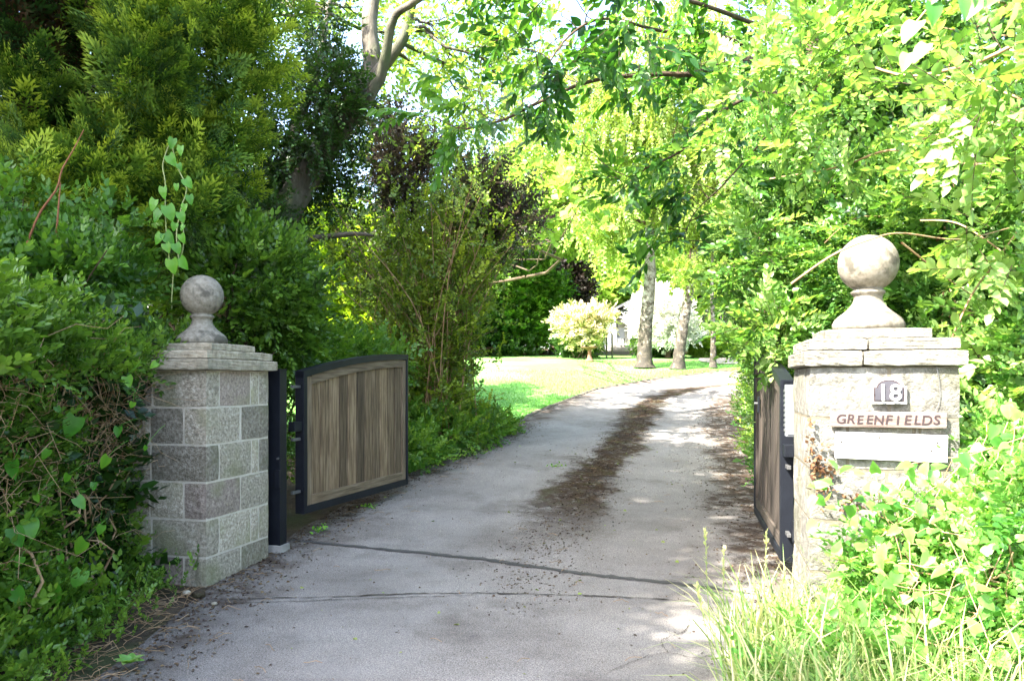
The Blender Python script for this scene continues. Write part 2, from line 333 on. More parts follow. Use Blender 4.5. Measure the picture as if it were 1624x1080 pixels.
TW_small = variants(7, n=11, leaf=leaf6(.27, .15, .08), ls=.24, stem=.008)
TW_priv = variants(8, n=12, leaf=leaf6(.30, .16, .12), ls=.25, stem=.008, spread=70)
TW_hd = variants(8, n=12, leaf=leaf6(.32, .16, .12), ls=.21, stem=0, spread=75)
TW_hf = variants(8, n=12, leaf=leaf4(.34), ls=.21, stem=0, spread=75)
TW_sm = variants(7, n=9, leaf=leaf6(.27, .15, .08), ls=.26, stem=0)
TW_big = variants(7, n=8, leaf=leaf6(.26, .12, .22, .3, .62), ls=.42, pitch=-18, stem=.008, sag=.18)
TW_far = variants(6, n=9, leaf=leaf4(), ls=.34, stem=0, spread=80)
TW_tiny = variants(6, n=14, leaf=leaf4(.36), ls=.16, stem=.006, spread=75)
TW_birch = variants(6, n=14, leaf=leaf4(.38), ls=.14, stem=0, spread=70, sag=.0)
def cypress_spray():
    V, Fc, M, T = [], [], [], []; k = 0
    def blade(p, ang, L_, w_, z, t0, t1):
        nonlocal k
        d = np.array([math.sin(ang), math.cos(ang), 0]); s_ = np.array([d[1], -d[0], 0]); p = np.array(p)
        V.append([p, p + d * L_ * .55 + s_ * w_ + (0, 0, z * .6), p + d * L_ + (0, 0, z), p + d * L_ * .55 - s_ * w_ + (0, 0, z * .5)])
        Fc.append([(k, k + 1, k + 2), (k, k + 2, k + 3)]); M.append([0, 0]); T.append([t0, (t0 + t1) / 2, t1, (t0 + t1) / 2]); k += 4
    n = 6
    for i in range(n):
        f = i / (n - 1)
        for sgn in (-1, 1):
            ang = sgn * R(50 - 38 * f + random.uniform(-8, 8)); L_ = (.52 - .30 * f) * random.uniform(.8, 1.2)
            o = np.array([0, .08 + .72 * f, random.uniform(-.04, .04)]); d = np.array([math.sin(ang), math.cos(ang), 0])
            for j in range(3):
                q = j / 2; pp = o + d * L_ * q * .8 + (0, 0, -.10 * q * q)
                for s2 in (-1, 1):
                    blade(pp, ang + s2 * R(random.uniform(22, 48)), .17 * random.uniform(.7, 1.2), .026, random.uniform(-.03, .05), -.22 + .3 * (f * .5 + q * .5), -.02 + .42 * (f * .4 + q * .6))
            blade(o + d * L_ * .75, ang, .2, .022, 0, 0, .38)
    blade((0, .75, 0), 0, .28, .025, 0, .1, .42)
    return np.array(V).reshape(-1, 3), np.array(Fc).reshape(-1, 3), np.array(M).ravel(), np.array(T).ravel()
CYP = [cypress_spray() for _ in range(6)]

def blob(c, r, n, shell=.55, lump=.28, lf=1.6, gap=None, gf=1.3, zmin=None):
    """points in the outer part of a lumpy ellipsoid, with outward normals"""
    c = np.array(c, float); r = np.array(r, float)
    d = unit(rng.normal(size=(int(n * 1.8), 3)))
    k = 1 + lump * noise(d * 2.2 + c, lf)
    rad = rng.uniform(shell ** 3, 1, len(d)) ** (1 / 3) * k
    p = c + d * r * rad[:, None]
    keep = np.ones(len(d), bool)
    if gap is not None: keep &= noise(p, gf) > gap
    if zmin is not None: keep &= p[:, 2] > zmin
    p, d = p[keep][:n], d[keep][:n]
    return p, unit(d / r)
PRUNE = [(-2.72, -1.7, 4.3, 6.25, 1.66, 2.6), (1.62, 2.3, 3.2, 4.6, 1.66, 2.35)]
def leafy(acc, tmpl, p, nrm, size, up=.35, rnd=.6, tone=(.25, .75), out=1.0, svar=.35, tn=.12):
    p = np.asarray(p)
    for x0, x1, y0, y1, z0, z1 in PRUNE:      # growth kept clear of the two ball finials
        kp = ~((p[:, 0] > x0) & (p[:, 0] < x1) & (p[:, 1] > y0) & (p[:, 1] < y1) & (p[:, 2] > z0) & (p[:, 2] < z1)); p, nrm = p[kp], nrm[kp]
    N = len(p)
    if not N: return
    d = nrm * out + rng.normal(size=(N, 3)) * rnd; d[:, 2] += up
    nn = rng.normal(size=(N, 3)) * .45 + nrm * .35; nn[:, 2] += 1
    B = basis(d, nn); s = size * rng.uniform(1 - svar, 1 + svar, N)
    t = rng.uniform(tone[0], tone[1], N) + tn * noise(p, 1.1)
    g = rng.integers(0, len(tmpl), N)
    for i, tm in enumerate(tmpl):
        q = g == i; acc.inst(tm, p[q], B[q], s[q], t[q])
def curve(a, b, sag=0.0, n=6, wob=.03):
    a, b = np.array(a, float), np.array(b, float); L_ = np.linalg.norm(b - a)
    t = np.linspace(0, 1, n)[:, None]; p = a + (b - a) * t
    p[:, 2] += (sag * 4 * t * (1 - t))[:, 0]
    p[1:-1] += rng.normal(size=(n - 2, 3)) * wob * L_
    return p
def smooth_path(pts, n=16):
    pts = np.array([tuple(p) for p in pts], float); t = np.linspace(0, len(pts) - 1, n)
    out = []
    for q in t:
        i = min(int(q), len(pts) - 2); f = q - i
        p0, p1, p2, p3 = pts[max(i - 1, 0)], pts[i], pts[i + 1], pts[min(i + 2, len(pts) - 1)]
        out.append(.5 * ((2 * p1) + (-p0 + p2) * f + (2 * p0 - 5 * p1 + 4 * p2 - p3) * f * f + (-p0 + 3 * p1 - 3 * p2 + p3) * f ** 3))
    return np.array(out)
def plant(name, label, cat, base, blobs, tmpl, size, mat, stemmat, group=None, stems=6, stem_r=.02, stem_wood=None, leafname='foliage', up=.35, rnd=.6, tone=(.25, .75), out=1.0, branchiness=0, **bk):
    """shrub: stems + leafy crown.  blobs: (centre, radii, number of twigs)"""
    root = empty(name, base, 0, label, cat, group)
    A = Acc()
    for c, r, n in blobs:
        p, d = blob(c, r, n, **bk); leafy(A, tmpl, p, d, size, up, rnd, tone, out)
    A.build(leafname, [mat, stemmat], root)
    if stems:
        W = Acc()
        for i in range(stems):
            c, r, n = blobs[i % len(blobs)]
            tgt = np.array(c) + rng.uniform(-.75, .75, 3) * np.array(r)
            b0 = np.array(base) + np.array([random.uniform(-.1, .1), random.uniform(-.1, .1), -.03])
            pts = smooth_path(curve(b0, tgt, 0, 6, .04), 10)
            W.tube(pts, np.linspace(stem_r, stem_r * .25, 10), 5)
            for k in range(branchiness):
                s0 = pts[random.randint(3, 9)]; e = s0 + rng.normal(size=3) * np.array(r) * .5 + np.array([0, 0, .2])
                W.tube(curve(s0, e, .05, 5), np.linspace(stem_r * .35, stem_r * .1, 5), 3)
        W.build('stems', stem_wood or stemmat, root)
    return root
def tree(name, label, cat, base, trunk_pts, trunk_r, blobs, tmpl, size, mat, bark, group=None, limbs=None, sides=10, up=.2, rnd=.7, tone=(.25, .75), out=.9, nbranch=3, crown='crown', **bk):
    root = empty(name, base, 0, label, cat, group)
    tp = smooth_path([base - Vector((0, 0, .1))] + trunk_pts, 14)
    T = Acc(); rr = np.linspace(trunk_r, trunk_r * .35, 14); rr[0] *= 1.35; rr[1] *= 1.12; T.tube(tp, rr, sides, rough=.05)
    T.build('trunk', bark, root, smooth=True)
    W = Acc()
    for c, r, n in blobs:
        c = np.array(c, float); i = int(np.argmin(np.linalg.norm(tp[5:] - c, axis=1) + (tp[5:, 2] > c[2]) * 2)) + 5
        W.tube(smooth_path(curve(tp[i], c, .15, 5, .06), 8), np.linspace(trunk_r * .4, trunk_r * .12, 8), 5)
        for k in range(nbranch):
            e = c + rng.uniform(-.8, .8, 3) * np.array(r); W.tube(curve(c + (tp[i] - c) * random.uniform(0, .5), e, .1, 5, .05), np.linspace(trunk_r * .16, .008, 5), 4)
    W.build('branches', bark, root)
    A = Acc()
    for c, r, n in blobs:
        p, d = blob(c, r, n, **bk); leafy(A, tmpl, p, d, size, up, rnd, tone, out)
    A.build(crown, [mat, bark], root)
    return root

# ---------------------------------------------------------------- ground, driveway, lawn
def sheet(name, rows, mat, dz, attrs=False, sub=1):
    """rows: list of (y, [x...]); z follows the terrain"""
    V, Fc, U, Wv = [], [], [], []; n = len(rows[0][1])
    for y, xs in rows:
        for j, x in enumerate(xs): V.append((x, y, zt(y) + dz)); U.append(j / (n - 1)); Wv.append(y)
    for i in range(len(rows) - 1):
        for j in range(n - 1): a = i * n + j; Fc.append((a, a + 1, a + n + 1, a + n))
    me = bpy.data.meshes.new(name); me.from_pydata(V, [], Fc); me.materials.append(mat)
    if attrs:
        for k, vals in (('u', U), ('v', Wv)):
            a = me.attributes.new(k, 'FLOAT', 'POINT'); a.data.foreach_set('value', vals)
    o = bpy.data.objects.new(name, me); C.objects.link(o); return tag(o, kind='structure')
ys_all = sorted(set([-60, -30, -15, -8, -4, 0, 2, 4, 5, 5.3] + [y for y in _zy if y > -50] + [6 + .5 * i for i in range(80)] + [50, 60, 70, 100, 150, 300, 450]))
sheet('ground', [(y, [-300, -60, -20, -8, 0, 8, 20, 60, 300]) for y in ys_all], M_soil, 0)
_ly = [-8, 3.65, 5.3, 6.3, 8.2, 9.2, 10.4, 12, 14, 15.8, 17.3, 19, 20.5, 21.2, 22]
_lx = [-1.9, -1.95, -2.05, -1.95, -1.66, -1.27, -.77, -.15, .43, 1.18, 1.92, 3.6, 5.6, 8.5, 16]
_ry = [-8, 3.0, 4.2, 5.5, 7.5, 10.4, 13, 15.6, 17, 18, 18.8, 19.2, 22]
_rx = [1.6, 1.7, 1.9, 2.2, 2.6, 3.1, 3.7, 4.3, 5.3, 7, 11, 16, 16.1]
def lx(y): return float(np.interp(y, _ly, _lx))
def rx(y): return float(np.interp(y, _ry, _rx))
dy = [y for y in ys_all if -8 <= y <= 22]
sheet('driveway', [(y, list(np.linspace(lx(y) + .03 * math.sin(y * 5.1), rx(y), 15))) for y in dy], M_drive, .012, True)
ly_ = [y for y in ys_all if 10.5 <= y <= 29]
sheet('lawn', [(y, list(np.linspace(-14, min(lx(y) - .07, 22) if y < 22 else 22, 12))) for y in ly_], M_lawn, .006)
fy = [22.5, 23, 23.5, 24, 24.5, 25]
sheet('forecourt', [(y, [5.6 + .3 * abs(y - 23.7), 10, 22]) for y in fy], noise_mat('pink_gravel', [(.28, .23, .21), (.42, .37, .34)], 30), .03)
# stone edging between lawn and driveway
E = Acc()
yy = np.linspace(10.2, 21.6, 64)
for a, b in zip(yy[:-1], yy[1:]):
    p0, p1 = np.array([lx(a) - .05, a]), np.array([lx(b) - .05, b]); d = (p1 - p0) / np.linalg.norm(p1 - p0); q = np.array([-d[1], d[0]]) * .045
    p0 = p0 + d * .006; h = random.uniform(.015, .035)
    V = [(*(p0 - q), zt(a) - .03), (*(p0 + q), zt(a) - .03), (*(p1 + q), zt(b) - .03), (*(p1 - q), zt(b) - .03), (*(p0 - q), zt(a) + h), (*(p0 + q), zt(a) + h), (*(p1 + q), zt(b) + h), (*(p1 - q), zt(b) + h)]
    E.add(V, [(4, 5, 6), (4, 6, 7), (0, 4, 7), (0, 7, 3), (1, 2, 6), (1, 6, 5), (0, 1, 5), (0, 5, 4), (2, 3, 7), (2, 7, 6)], [0] * 10, [.5] * 8)
tag(E.build('lawn_edging', M_edge), kind='structure')
# tar-sealed trench and long crack over the drive
def strip(name, pts, wd, mat, dz, jit):
    path = smooth_path([Vector((p.x, p.y, 0)) for p in pts], 90); path[1:-1, :2] += rng.normal(size=(88, 2)) * min(.006, wd * 1.6); d = unit(np.gradient(path, axis=0)); q = np.stack([-d[:, 1], d[:, 0], 0 * d[:, 0]], 1)
    V, Fc = [], []
    for i, (p, qq) in enumerate(zip(path, q)):
        w1, w2 = wd * (1 + jit * rng.normal()), wd * (1 + jit * rng.normal()); s_ = 1 - abs(2 * i / 89 - 1) ** 8
        for o_ in (qq * max(w1, .15 * wd) * s_, -qq * max(w2, .15 * wd) * s_): V.append((p[0] + o_[0], p[1] + o_[1], zt(p[1]) + dz))
    for i in range(89): a = 2 * i; Fc.append((a, a + 1, a + 3, a + 2))
    me = bpy.data.meshes.new(name); me.from_pydata(V, [], Fc); me.materials.append(mat); o = bpy.data.objects.new(name, me); C.objects.link(o)
    return tag(o, kind='structure')
def G(x, y): d = F * CZ / (y - HY); return Vector(((x - HX) / F * d, d, 0))
strip('tar_seal_line', [G(455, 868), G(600, 880), G(760, 893), G(900, 910), G(1040, 925), G(1200, 945)], .036, M_tar, .0165, .28)
strip('surface_crack', [G(330, 955), G(520, 950), G(700, 944), G(860, 946), G(1000, 951), G(1150, 960)], .006, M_crack, .018, .8)
strip('surface_crack', [G(330, 961), G(470, 957), G(640, 951), G(760, 947)], .0035, M_crack, .018, .6)
strip('surface_crack', [G(960, 1072), G(1020, 1048), G(1060, 1040), G(1110, 1048), G(1150, 1030)], .0015, M_crack, .018, .7)
strip('surface_crack', [G(1060, 1040), G(1050, 1020), G(1085, 1005), G(1095, 985)], .002, M_crack, .018, .7)

# ---------------------------------------------------------------- gate pillars
YAW = R(-13.9)
def rough_box(x0, x1, y0, y1, z0, z1, amp=.006, cuts=2, corner=.005):
    bm = bmesh.new(); bmesh.ops.create_cube(bm, size=1)
    bmesh.ops.subdivide_edges(bm, edges=list(bm.edges), cuts=cuts, use_grid_fill=True)
    sx, sy, sz = x1 - x0, y1 - y0, z1 - z0
    for v in bm.verts:
        c = v.co.copy(); e = sum(abs(abs(q) - .5) < 1e-4 for q in c)
        p = Vector((c.x * sx, c.y * sy, c.z * sz))
        if e == 1:
            n = Vector([math.copysign(1, q) if abs(abs(q) - .5) < 1e-4 else 0 for q in c]); p += n * random.uniform(-.1, 1) * amp
            p += Vector((random.uniform(-1, 1) * (abs(c.x) < .49), random.uniform(-1, 1) * (abs(c.y) < .49), random.uniform(-1, 1) * (abs(c.z) < .49))) * amp * .8
        else:
            for i in range(3):
                if abs(abs(c[i]) - .5) < 1e-4: p[i] -= math.copysign(corner * random.uniform(.4, 1.3) * (1 if e == 3 else .5), c[i])
        v.co = p + Vector(((x0 + x1) / 2, (y0 + y1) / 2, (z0 + z1) / 2))
    return bm
def ball_finial(parent, z0, mat, cx, cy, rot=0):
    prof = [(.0, 0), (.178, 0), (.180, .035), (.172, .048), (.166, .06), (.150, .075), (.118, .10), (.092, .125), (.076, .15), (.070, .172), (.074, .19), (.084, .196), (.086, .206), (.078, .213), (.074, .218)]
    rb = .152; zc = .218 + rb * .93
    for i in range(1, 17):
        a = -math.pi / 2 + math.acos(.93) * .9 + i * (math.pi - .35) / 16 if False else None
    a0 = -math.asin(.90)
    for i in range(19):
        a = a0 + (math.pi / 2 - a0) * i / 18; prof.append((rb * math.cos(a), zc - .003 + rb * math.sin(a)))
    A = Acc(); n = 40; V = []
    for r_, z_ in prof:
        for j in range(n):
            a = 2 * math.pi * j / n; V.append((r_ * math.cos(a), r_ * math.sin(a), z_))
    Fc = []
    for i in range(len(prof) - 1):
        for j in range(n):
            a, b = i * n + j, i * n + (j + 1) % n; Fc += [(a, b, b + n), (a, b + n, a + n)]
    A.add(V, Fc, [0] * len(Fc), [.5] * len(V)); o = A.build('ball_finial', mat, None, smooth=True)
    o.parent = parent; o.location = (cx, cy, z0); o.rotation_euler = (0, 0, rot); return o
def pillar(label, corner, W, Dp, mats, capmat, ballmat, near_right, mortar, ovs, hw, courses=6):
    """corner: world position of the near front corner"""
    u = Vector((math.cos(YAW), math.sin(YAW), 0)); v_ = Vector((-u.y, u.x, 0))
    fl = Vector((corner[0], corner[1], 0)) - (u * W if near_right else Vector((0, 0, 0)))
    ctr = fl + u * W / 2 + v_ * Dp / 2
    root = empty('gate_pillar', ctr, YAW, label, 'pillar', 'stone pillars flanking the gateway')
    X0, Y0 = -W / 2, -Dp / 2
    top = 1.468; H = .2545; g = .012
    bmobj('mortar_core', boxbm(X0 + .004, X0 + W - .004, Y0 + .004, Y0 + Dp - .004, -.15, top - .002), mortar, root)
    def blk(xa, xb, ya, yb, za, zb):
        bm = rough_box(X0 + xa, X0 + xb, Y0 + ya, Y0 + yb, za, zb, amp=.007, cuts=3, corner=.0035)
        bmobj('stone_block', bm, random.choice(mats), root)
    for c in range(courses):
        zb = top - c * H - g / 2; za = top - (c + 1) * H + g / 2
        if c == courses - 1: za = -.12
        j = random.uniform(-.012, .012)
        if c % 2 == 0:
            s = .43 + j
            a1 = (W - s, W) if near_right else (0, .36 + j)
            a2 = (0, W - s - g) if near_right else (.36 + j + g, W)
            blk(*a1, 0, .145, za, zb); blk(*a2, 0, .145, za, zb)
            for (xa, xb) in ((0, .12), (W - .12, W)):
                for ya, yb in ((.145 + g, .54 + j), (.54 + j + g, .64), (.64 + g, Dp)): blk(xa, xb, ya, yb, za, zb)
            blk(.12 + g, W - .12 - g, Dp - .12, Dp, za, zb)
        else:
            blk(W - .17, W, 0, .40 + j, za, zb); blk(0, .17, 0, .40 - j, za, zb)
            if W > .65: blk(.17 + g, .46 + j, 0, .145, za, zb); blk(.46 + j + g, W - .17 - g, 0, .145, za, zb)
            else: blk(.17 + g, W - .17 - g, 0, .145, za, zb)
            for (xa, xb) in ((0, .12), (W - .12, W)): blk(xa, xb, .40 + abs(j) + g, Dp, za, zb)
            blk(.12 + g, W - .12 - g, Dp - .12, Dp, za, zb)
    z = top
    for ov, th, k in ((ovs[0], .078, 2), (ovs[1], .060, 2)):
        sp = X0 + W * random.uniform(.28, .4)
        for xa, xb in ((X0 - ov, sp), (sp + .005, X0 + W + ov)):
            bmobj('coping_stone', rough_box(xa, xb, Y0 - ov, Y0 + Dp + ov, z + .001, z + th, amp=.0035, cuts=8, corner=.005), capmat, root, smooth=False)
        z += th
    bmobj('coping_stone', rough_box(-hw, hw, -hw, hw, z + .001, z + .056, amp=.003, cuts=5, corner=.006), capmat, root)
    z += .057
    ball_finial(root, z, ballmat, 0, 0, .4)
    return root, fl, u, v_
pillar('weathered grey granite gate pillar with ball finial beside the left hedge', (-2.07, 5.31), .62, .78, [M_stone, M_stone, M_stone, M_stone_pink], M_cap, M_ball, True, M_mortar, (.050, .022), .27)
PR, FLr, UX, VX = pillar('pale sunlit gate pillar with ball finial carrying the number plate and name board', (1.48, 3.90), .675, .74, [M_stone_pale], M_cap_pale, M_ball, False, M_mortar_pale, (.030, .004), .25)
def onface(x, z, off): return FLr + UX * x - VX * off + Vector((0, 0, z))
def fx(px): # image x on the front face -> metres from the left corner
    t = (px - HX) / F; return (t * FLr.y - FLr.x) / (UX.x - t * UX.y)
def fz(py, px): d = FLr.y + UX.y * fx(px); return CZ + (HY - py) / F * d
# number plate
xa, xb = fx(1380), fx(1436); z0, z1 = fz(640, 1408), fz(612, 1408); pw = xb - xa
pl = empty('house_number_plate', onface((xa + xb) / 2, z0, .012), YAW, 'small arched dark plate with white border and raised number 18', 'sign')
def arch_shape(w_, h, rise, th, inset=0):
    bm = bmesh.new(); pts = [(-w_ / 2 + inset, inset), (w_ / 2 - inset, inset), (w_ / 2 - inset, h - inset * .6)]
    sh = .012
    pts.append((w_ / 2 - inset - sh, h - inset * .6))
    for i in range(9):
        a = math.pi * i / 8; pts.append((math.cos(a) * (w_ / 2 - inset - sh), h - inset * .6 + math.sin(a) * (rise - inset * .4)))
    pts.append((-w_ / 2 + inset, h - inset * .6))
    out = []
    for q in pts:
        if not out or (abs(q[0] - out[-1][0]) + abs(q[1] - out[-1][1])) > 1e-4: out.append(q)
    vs_ = [bm.verts.new((x, 0, z)) for x, z in out]; f = bm.faces.new(vs_)
    r_ = bmesh.ops.extrude_face_region(bm, geom=[f]); 
    for v in [g for g in r_['geom'] if isinstance(g, bmesh.types.BMVert)]: v.co.y -= th
    bmesh.ops.recalc_face_normals(bm, faces=bm.faces); return bm
bmobj('border', arch_shape(pw, z1 - z0, .042, .014), M_white, pl)
bmobj('dark_line', arch_shape(pw, z1 - z0, .042, .002, .011), M_carve, pl, loc=(0, -.0142, 0))
bmobj('face', arch_shape(pw, z1 - z0, .042, .002, .017), M_plate, pl, loc=(0, -.0164, 0))
def text(name, s, size, mat, parent, loc, ext=.003, off=0.0, rot=(R(90), 0, 0), shear=0, sx=1):
    cu = bpy.data.curves.new(name, 'FONT'); cu.body = s; cu.size = size; cu.extrude = ext; cu.offset = off; cu.align_x = 'CENTER'; cu.shear = shear
    cu.materials.append(mat); o = bpy.data.objects.new(name, cu); C.objects.link(o); o.parent = parent; o.location = loc; bpy.context.view_layer.update(); me = bpy.data.meshes.new_from_object(o.evaluated_get(bpy.context.evaluated_depsgraph_get())); me.name = name
    bpy.data.objects.remove(o); bpy.data.curves.remove(cu)
    if not me.materials: me.materials.append(mat)
    return mobj(name, me, parent, loc, rot, (sx, 1, 1))
text('number', '18', .112, M_white, pl, (0, -.0225, .016), .004, .0008)
for sx_ in (-1, 1): bmobj('screw', (lambda b: (bmesh.ops.create_cone(b, cap_ends=True, segments=10, radius1=.004, radius2=.003, depth=.004), b)[1])(bmesh.new()), M_carve, pl, loc=(sx_ * .066, -.019, .045), rot=(R(90), 0, 0))
# name board
xa, xb = fx(1316), fx(1498); zc = fz(665, 1408)
nb = empty('name_board', onface((xa + xb) / 2, zc, .012), YAW, 'narrow weathered pinkish board with carved letters GREENFIELDS', 'sign')
bmobj('board', rough_box(-(xb - xa) / 2, (xb - xa) / 2, -.026, 0, -.038, .036, amp=.0012, cuts=9, corner=.003), M_sign, nb)
s_ = 'GREENFIELDS'; wd = (xb - xa) - .05
for i, ch in enumerate(s_):
    text('letter', ch, .062 * random.uniform(.95, 1.08), M_carve, nb, (-wd / 2 + wd * (i + .5) / 11, -.0275, -.021 + random.uniform(-.002, .002)), .0012, .0012, (R(90), R(random.uniform(-3, 3)), 0), .12)
# blank white board
xa, xb = fx(1323), fx(1500); zt_, zb_ = fz(687, 1408), fz(729, 1408)
wb = empty('white_board', onface((xa + xb) / 2, zb_, .012), YAW, 'blank white board fixed under the carved name board', 'sign')
o = bmobj('board', boxbm(-(xb - xa) / 2, (xb - xa) / 2, -.016, 0, 0, zt_ - zb_, .002), M_white, wb, rot=(0, R(1.2), 0))
for q in ((-.22, .085), (.18, .05), (.205, .088), (-.05, .11)):
    bmobj('screw', (lambda b: (bmesh.ops.create_cone(b, cap_ends=True, segments=10, radius1=.005, radius2=.004, depth=.005), b)[1])(bmesh.new()), M_crack, wb, loc=(q[0], -.018, q[1]), rot=(R(90), 0, 0))
# wires on the pillar face
A = Acc(); A.tube(smooth_path([onface(fx(1484), fz(582, 1484), .012), onface(fx(1488), fz(605, 1488), .016), onface(fx(1489), fz(635, 1489), .015), onface(fx(1482), fz(650, 1482), .014)], 14), .0016, 5)
tag(A.build('wire', M_galv), 'thin loose pale wire hanging down the face of the numbered pillar', 'wire')

# ---------------------------------------------------------------- gates
def gate(label, hinge, free, z0, face, h0=1.2, h1=1.40, wood=None):
    M_board, M_rail, M_railx = wood
    d = Vector((free[0] - hinge[0], free[1] - hinge[1], 0)); Wd = d.length; yaw = math.atan2(d.y, d.x)
    root = empty('driveway_gate', (hinge[0], hinge[1], z0), yaw, label, 'gate', 'pair of timber driveway gates')
    def arch(x): t = min(1.0, x / Wd); return h0 + (h1 - h0) * (1 - (1 - t) ** 1.9)
    t = .042
    bmobj('hinge_stile', boxbm(0, .055, -t, t, 0, h0 - .002, .004), M_black, root)
    bmobj('meeting_stile', boxbm(Wd - .04, Wd, -t, t, 0, h1 - .002, .004), M_black, root)
    bmobj('bottom_rail', boxbm(.057, Wd - .042, -t, t, 0, .06, .003), M_black, root)
    def band(x0, x1, o0, o1, y0, y1, n=20, name='top_rail', mat=M_black):
        bm = bmesh.new(); rows = []
        for i in range(n + 1):
            x = x0 + (x1 - x0) * i / n; a = arch(x); rows.append([bm.verts.new(q) for q in ((x, y0, a - o1), (x, y1, a - o1), (x, y1, a - o0), (x, y0, a - o0))])
        for i in range(n):
            for j in range(4): bm.faces.new((rows[i][j], rows[i][(j + 1) % 4], rows[i + 1][(j + 1) % 4], rows[i + 1][j]))
        bm.faces.new(rows[0]); bm.faces.new(rows[-1][::-1]); bmesh.ops.recalc_face_normals(bm, faces=bm.faces)
        return bmobj(name, bm, mat, root)
    band(0, Wd, -.003, .055, -t - .001, t + .001)
    # timber surround (both faces), boards in the middle
    y0, y1 = -.031, .031
    bmobj('timber_stile', boxbm(.058, .135, y0, y1, .062, arch(.1) - .06, .003), M_rail, root)
    bmobj('timber_stile', boxbm(Wd - .115, Wd - .043, y0, y1, .062, h1 - .06, .003), M_rail, root)
    bmobj('timber_rail', boxbm(.137, Wd - .117, y0, y1, .062, .145, .003), M_railx, root)
    band(.137, Wd - .117, .057, .135, y0, y1, 20, 'timber_rail', M_railx)
    n = 11; bx0, bx1 = .1375, Wd - .1175; bw = (bx1 - bx0) / n
    for i in range(n):
        xa, xb = bx0 + i * bw + .005, bx0 + (i + 1) * bw - .005; yo = random.uniform(-.003, .003)
        bm = bmesh.new(); vs_ = []
        for x in (xa, xa + .004, (xa + xb) / 2, xb - .004, xb):
            s_ = .005 if x in (xa, xb) else 0
            vs_.append([bm.verts.new(q) for q in ((x, -.016 + s_ + yo, .1452), (x, .016 - s_ + yo, .1452), (x, .016 - s_ + yo, arch(x) - .1352), (x, -.016 + s_ + yo, arch(x) - .1352))])
        for a, b in zip(vs_[:-1], vs_[1:]):
            for j in range(4): bm.faces.new((a[j], a[(j + 1) % 4], b[(j + 1) % 4], b[j]))
        bm.faces.new(vs_[0]); bm.faces.new(vs_[-1][::-1]); bmesh.ops.recalc_face_normals(bm, faces=bm.faces)
        bmobj('board', bm, M_board, root)
    bmobj('backing_strip', boxbm(bx0, bx1, -.004, .004, .146, h0 - .16), M_black, root)
    for zz in (.18, .62, 1.06):
        bm = boxbm(-.11, .0, -.012, .012, zz, zz + .024, .002); hb = bmobj('hinge', bm, M_galv, root)
    bmobj('hinge_arm', boxbm(-.12, -.002, -.03, .03, .70, .78, .004), M_black, root)
    return root, yaw
def cyl(name, r, h, mat, parent, loc, rot=(0, 0, 0), seg=16):
    bm = bmesh.new(); bmesh.ops.create_cone(bm, cap_ends=True, segments=seg, radius1=r, radius2=r, depth=h); return bmobj(name, bm, mat, parent, loc, rot, smooth=False)
hl = P(475, 700, 6.6); fl_ = P(642, 700, 8.5)
gate('brown arched timber gate in black frame standing open beside granite pillar', (hl.x, hl.y), (fl_.x, fl_.y), .275, -1, wood=(M_board, M_rail, M_railx))
hr = P(1241, 700, 5.2); fr = P(1203, 700, 7.15)
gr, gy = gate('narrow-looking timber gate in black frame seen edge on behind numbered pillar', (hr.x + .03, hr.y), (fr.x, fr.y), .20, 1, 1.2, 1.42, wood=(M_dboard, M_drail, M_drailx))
# latch on the right gate's drive side
bmobj('latch', boxbm(1.55, 1.62, .032, .045, .92, 1.06, .003), M_black, gr); cyl('latch_knob', .012, .03, M_galv, gr, (1.585, .058, 1.0), (R(90), 0, 0))
def post(label, c, s, z1, foot=True):
    root = empty('gate_post', (c[0], c[1], zt(c[1])), YAW, label, 'gate post')
    bmobj('post', boxbm(-s / 2, s / 2, -s / 2, s / 2, .02, z1, .004), M_black, root)
    bmobj('cap_plate', boxbm(-s / 2 - .003, s / 2 + .003, -s / 2 - .003, s / 2 + .003, z1 + .0005, z1 + .006, .001), M_black, root)
    if foot: bmobj('footing', rough_box(-s / 2 - .02, s / 2 + .02, -s / 2 - .02, s / 2 + .02, -.15, .065, .004), M_conc, root)
    return root
pp = P(440, 700, 6.24)
p1 = post('square black steel post on concrete footing against the granite pillar', (pp.x, pp.y), .105, 1.45)
bmobj('lock_box', boxbm(.02, .06, -.075, -.0535, .52, .66, .003), M_black, p1); cyl('bolt', .008, .02, M_galv, p1, (.04, -.062, .75), (R(90), 0, 0), 8)
p2 = post('black steel post half hidden behind the numbered pillar', (1.90, 5.02), .105, 1.42)
bmobj('bracket', boxbm(-.10, -.053, -.03, .03, .36, .50, .003), M_black, p2)
gb = empty('gate_control_box', P(1253, 692, 4.78), YAW, 'tall light grey control box with louvred side mounted behind numbered pillar', 'box')
bmobj('housing', boxbm(-.028, .05, -.03, .05, 0, .315, .006), M_greybox, gb)
bmobj('lid', boxbm(-.020, .045, -.036, -.0305, .012, .303, .003), M_greybox, gb)
for i in range(9): bmobj('louvre', boxbm(-.034, -.0285, -.024, .04, .03 + i * .03, .045 + i * .03, .001), M_galv, gb)

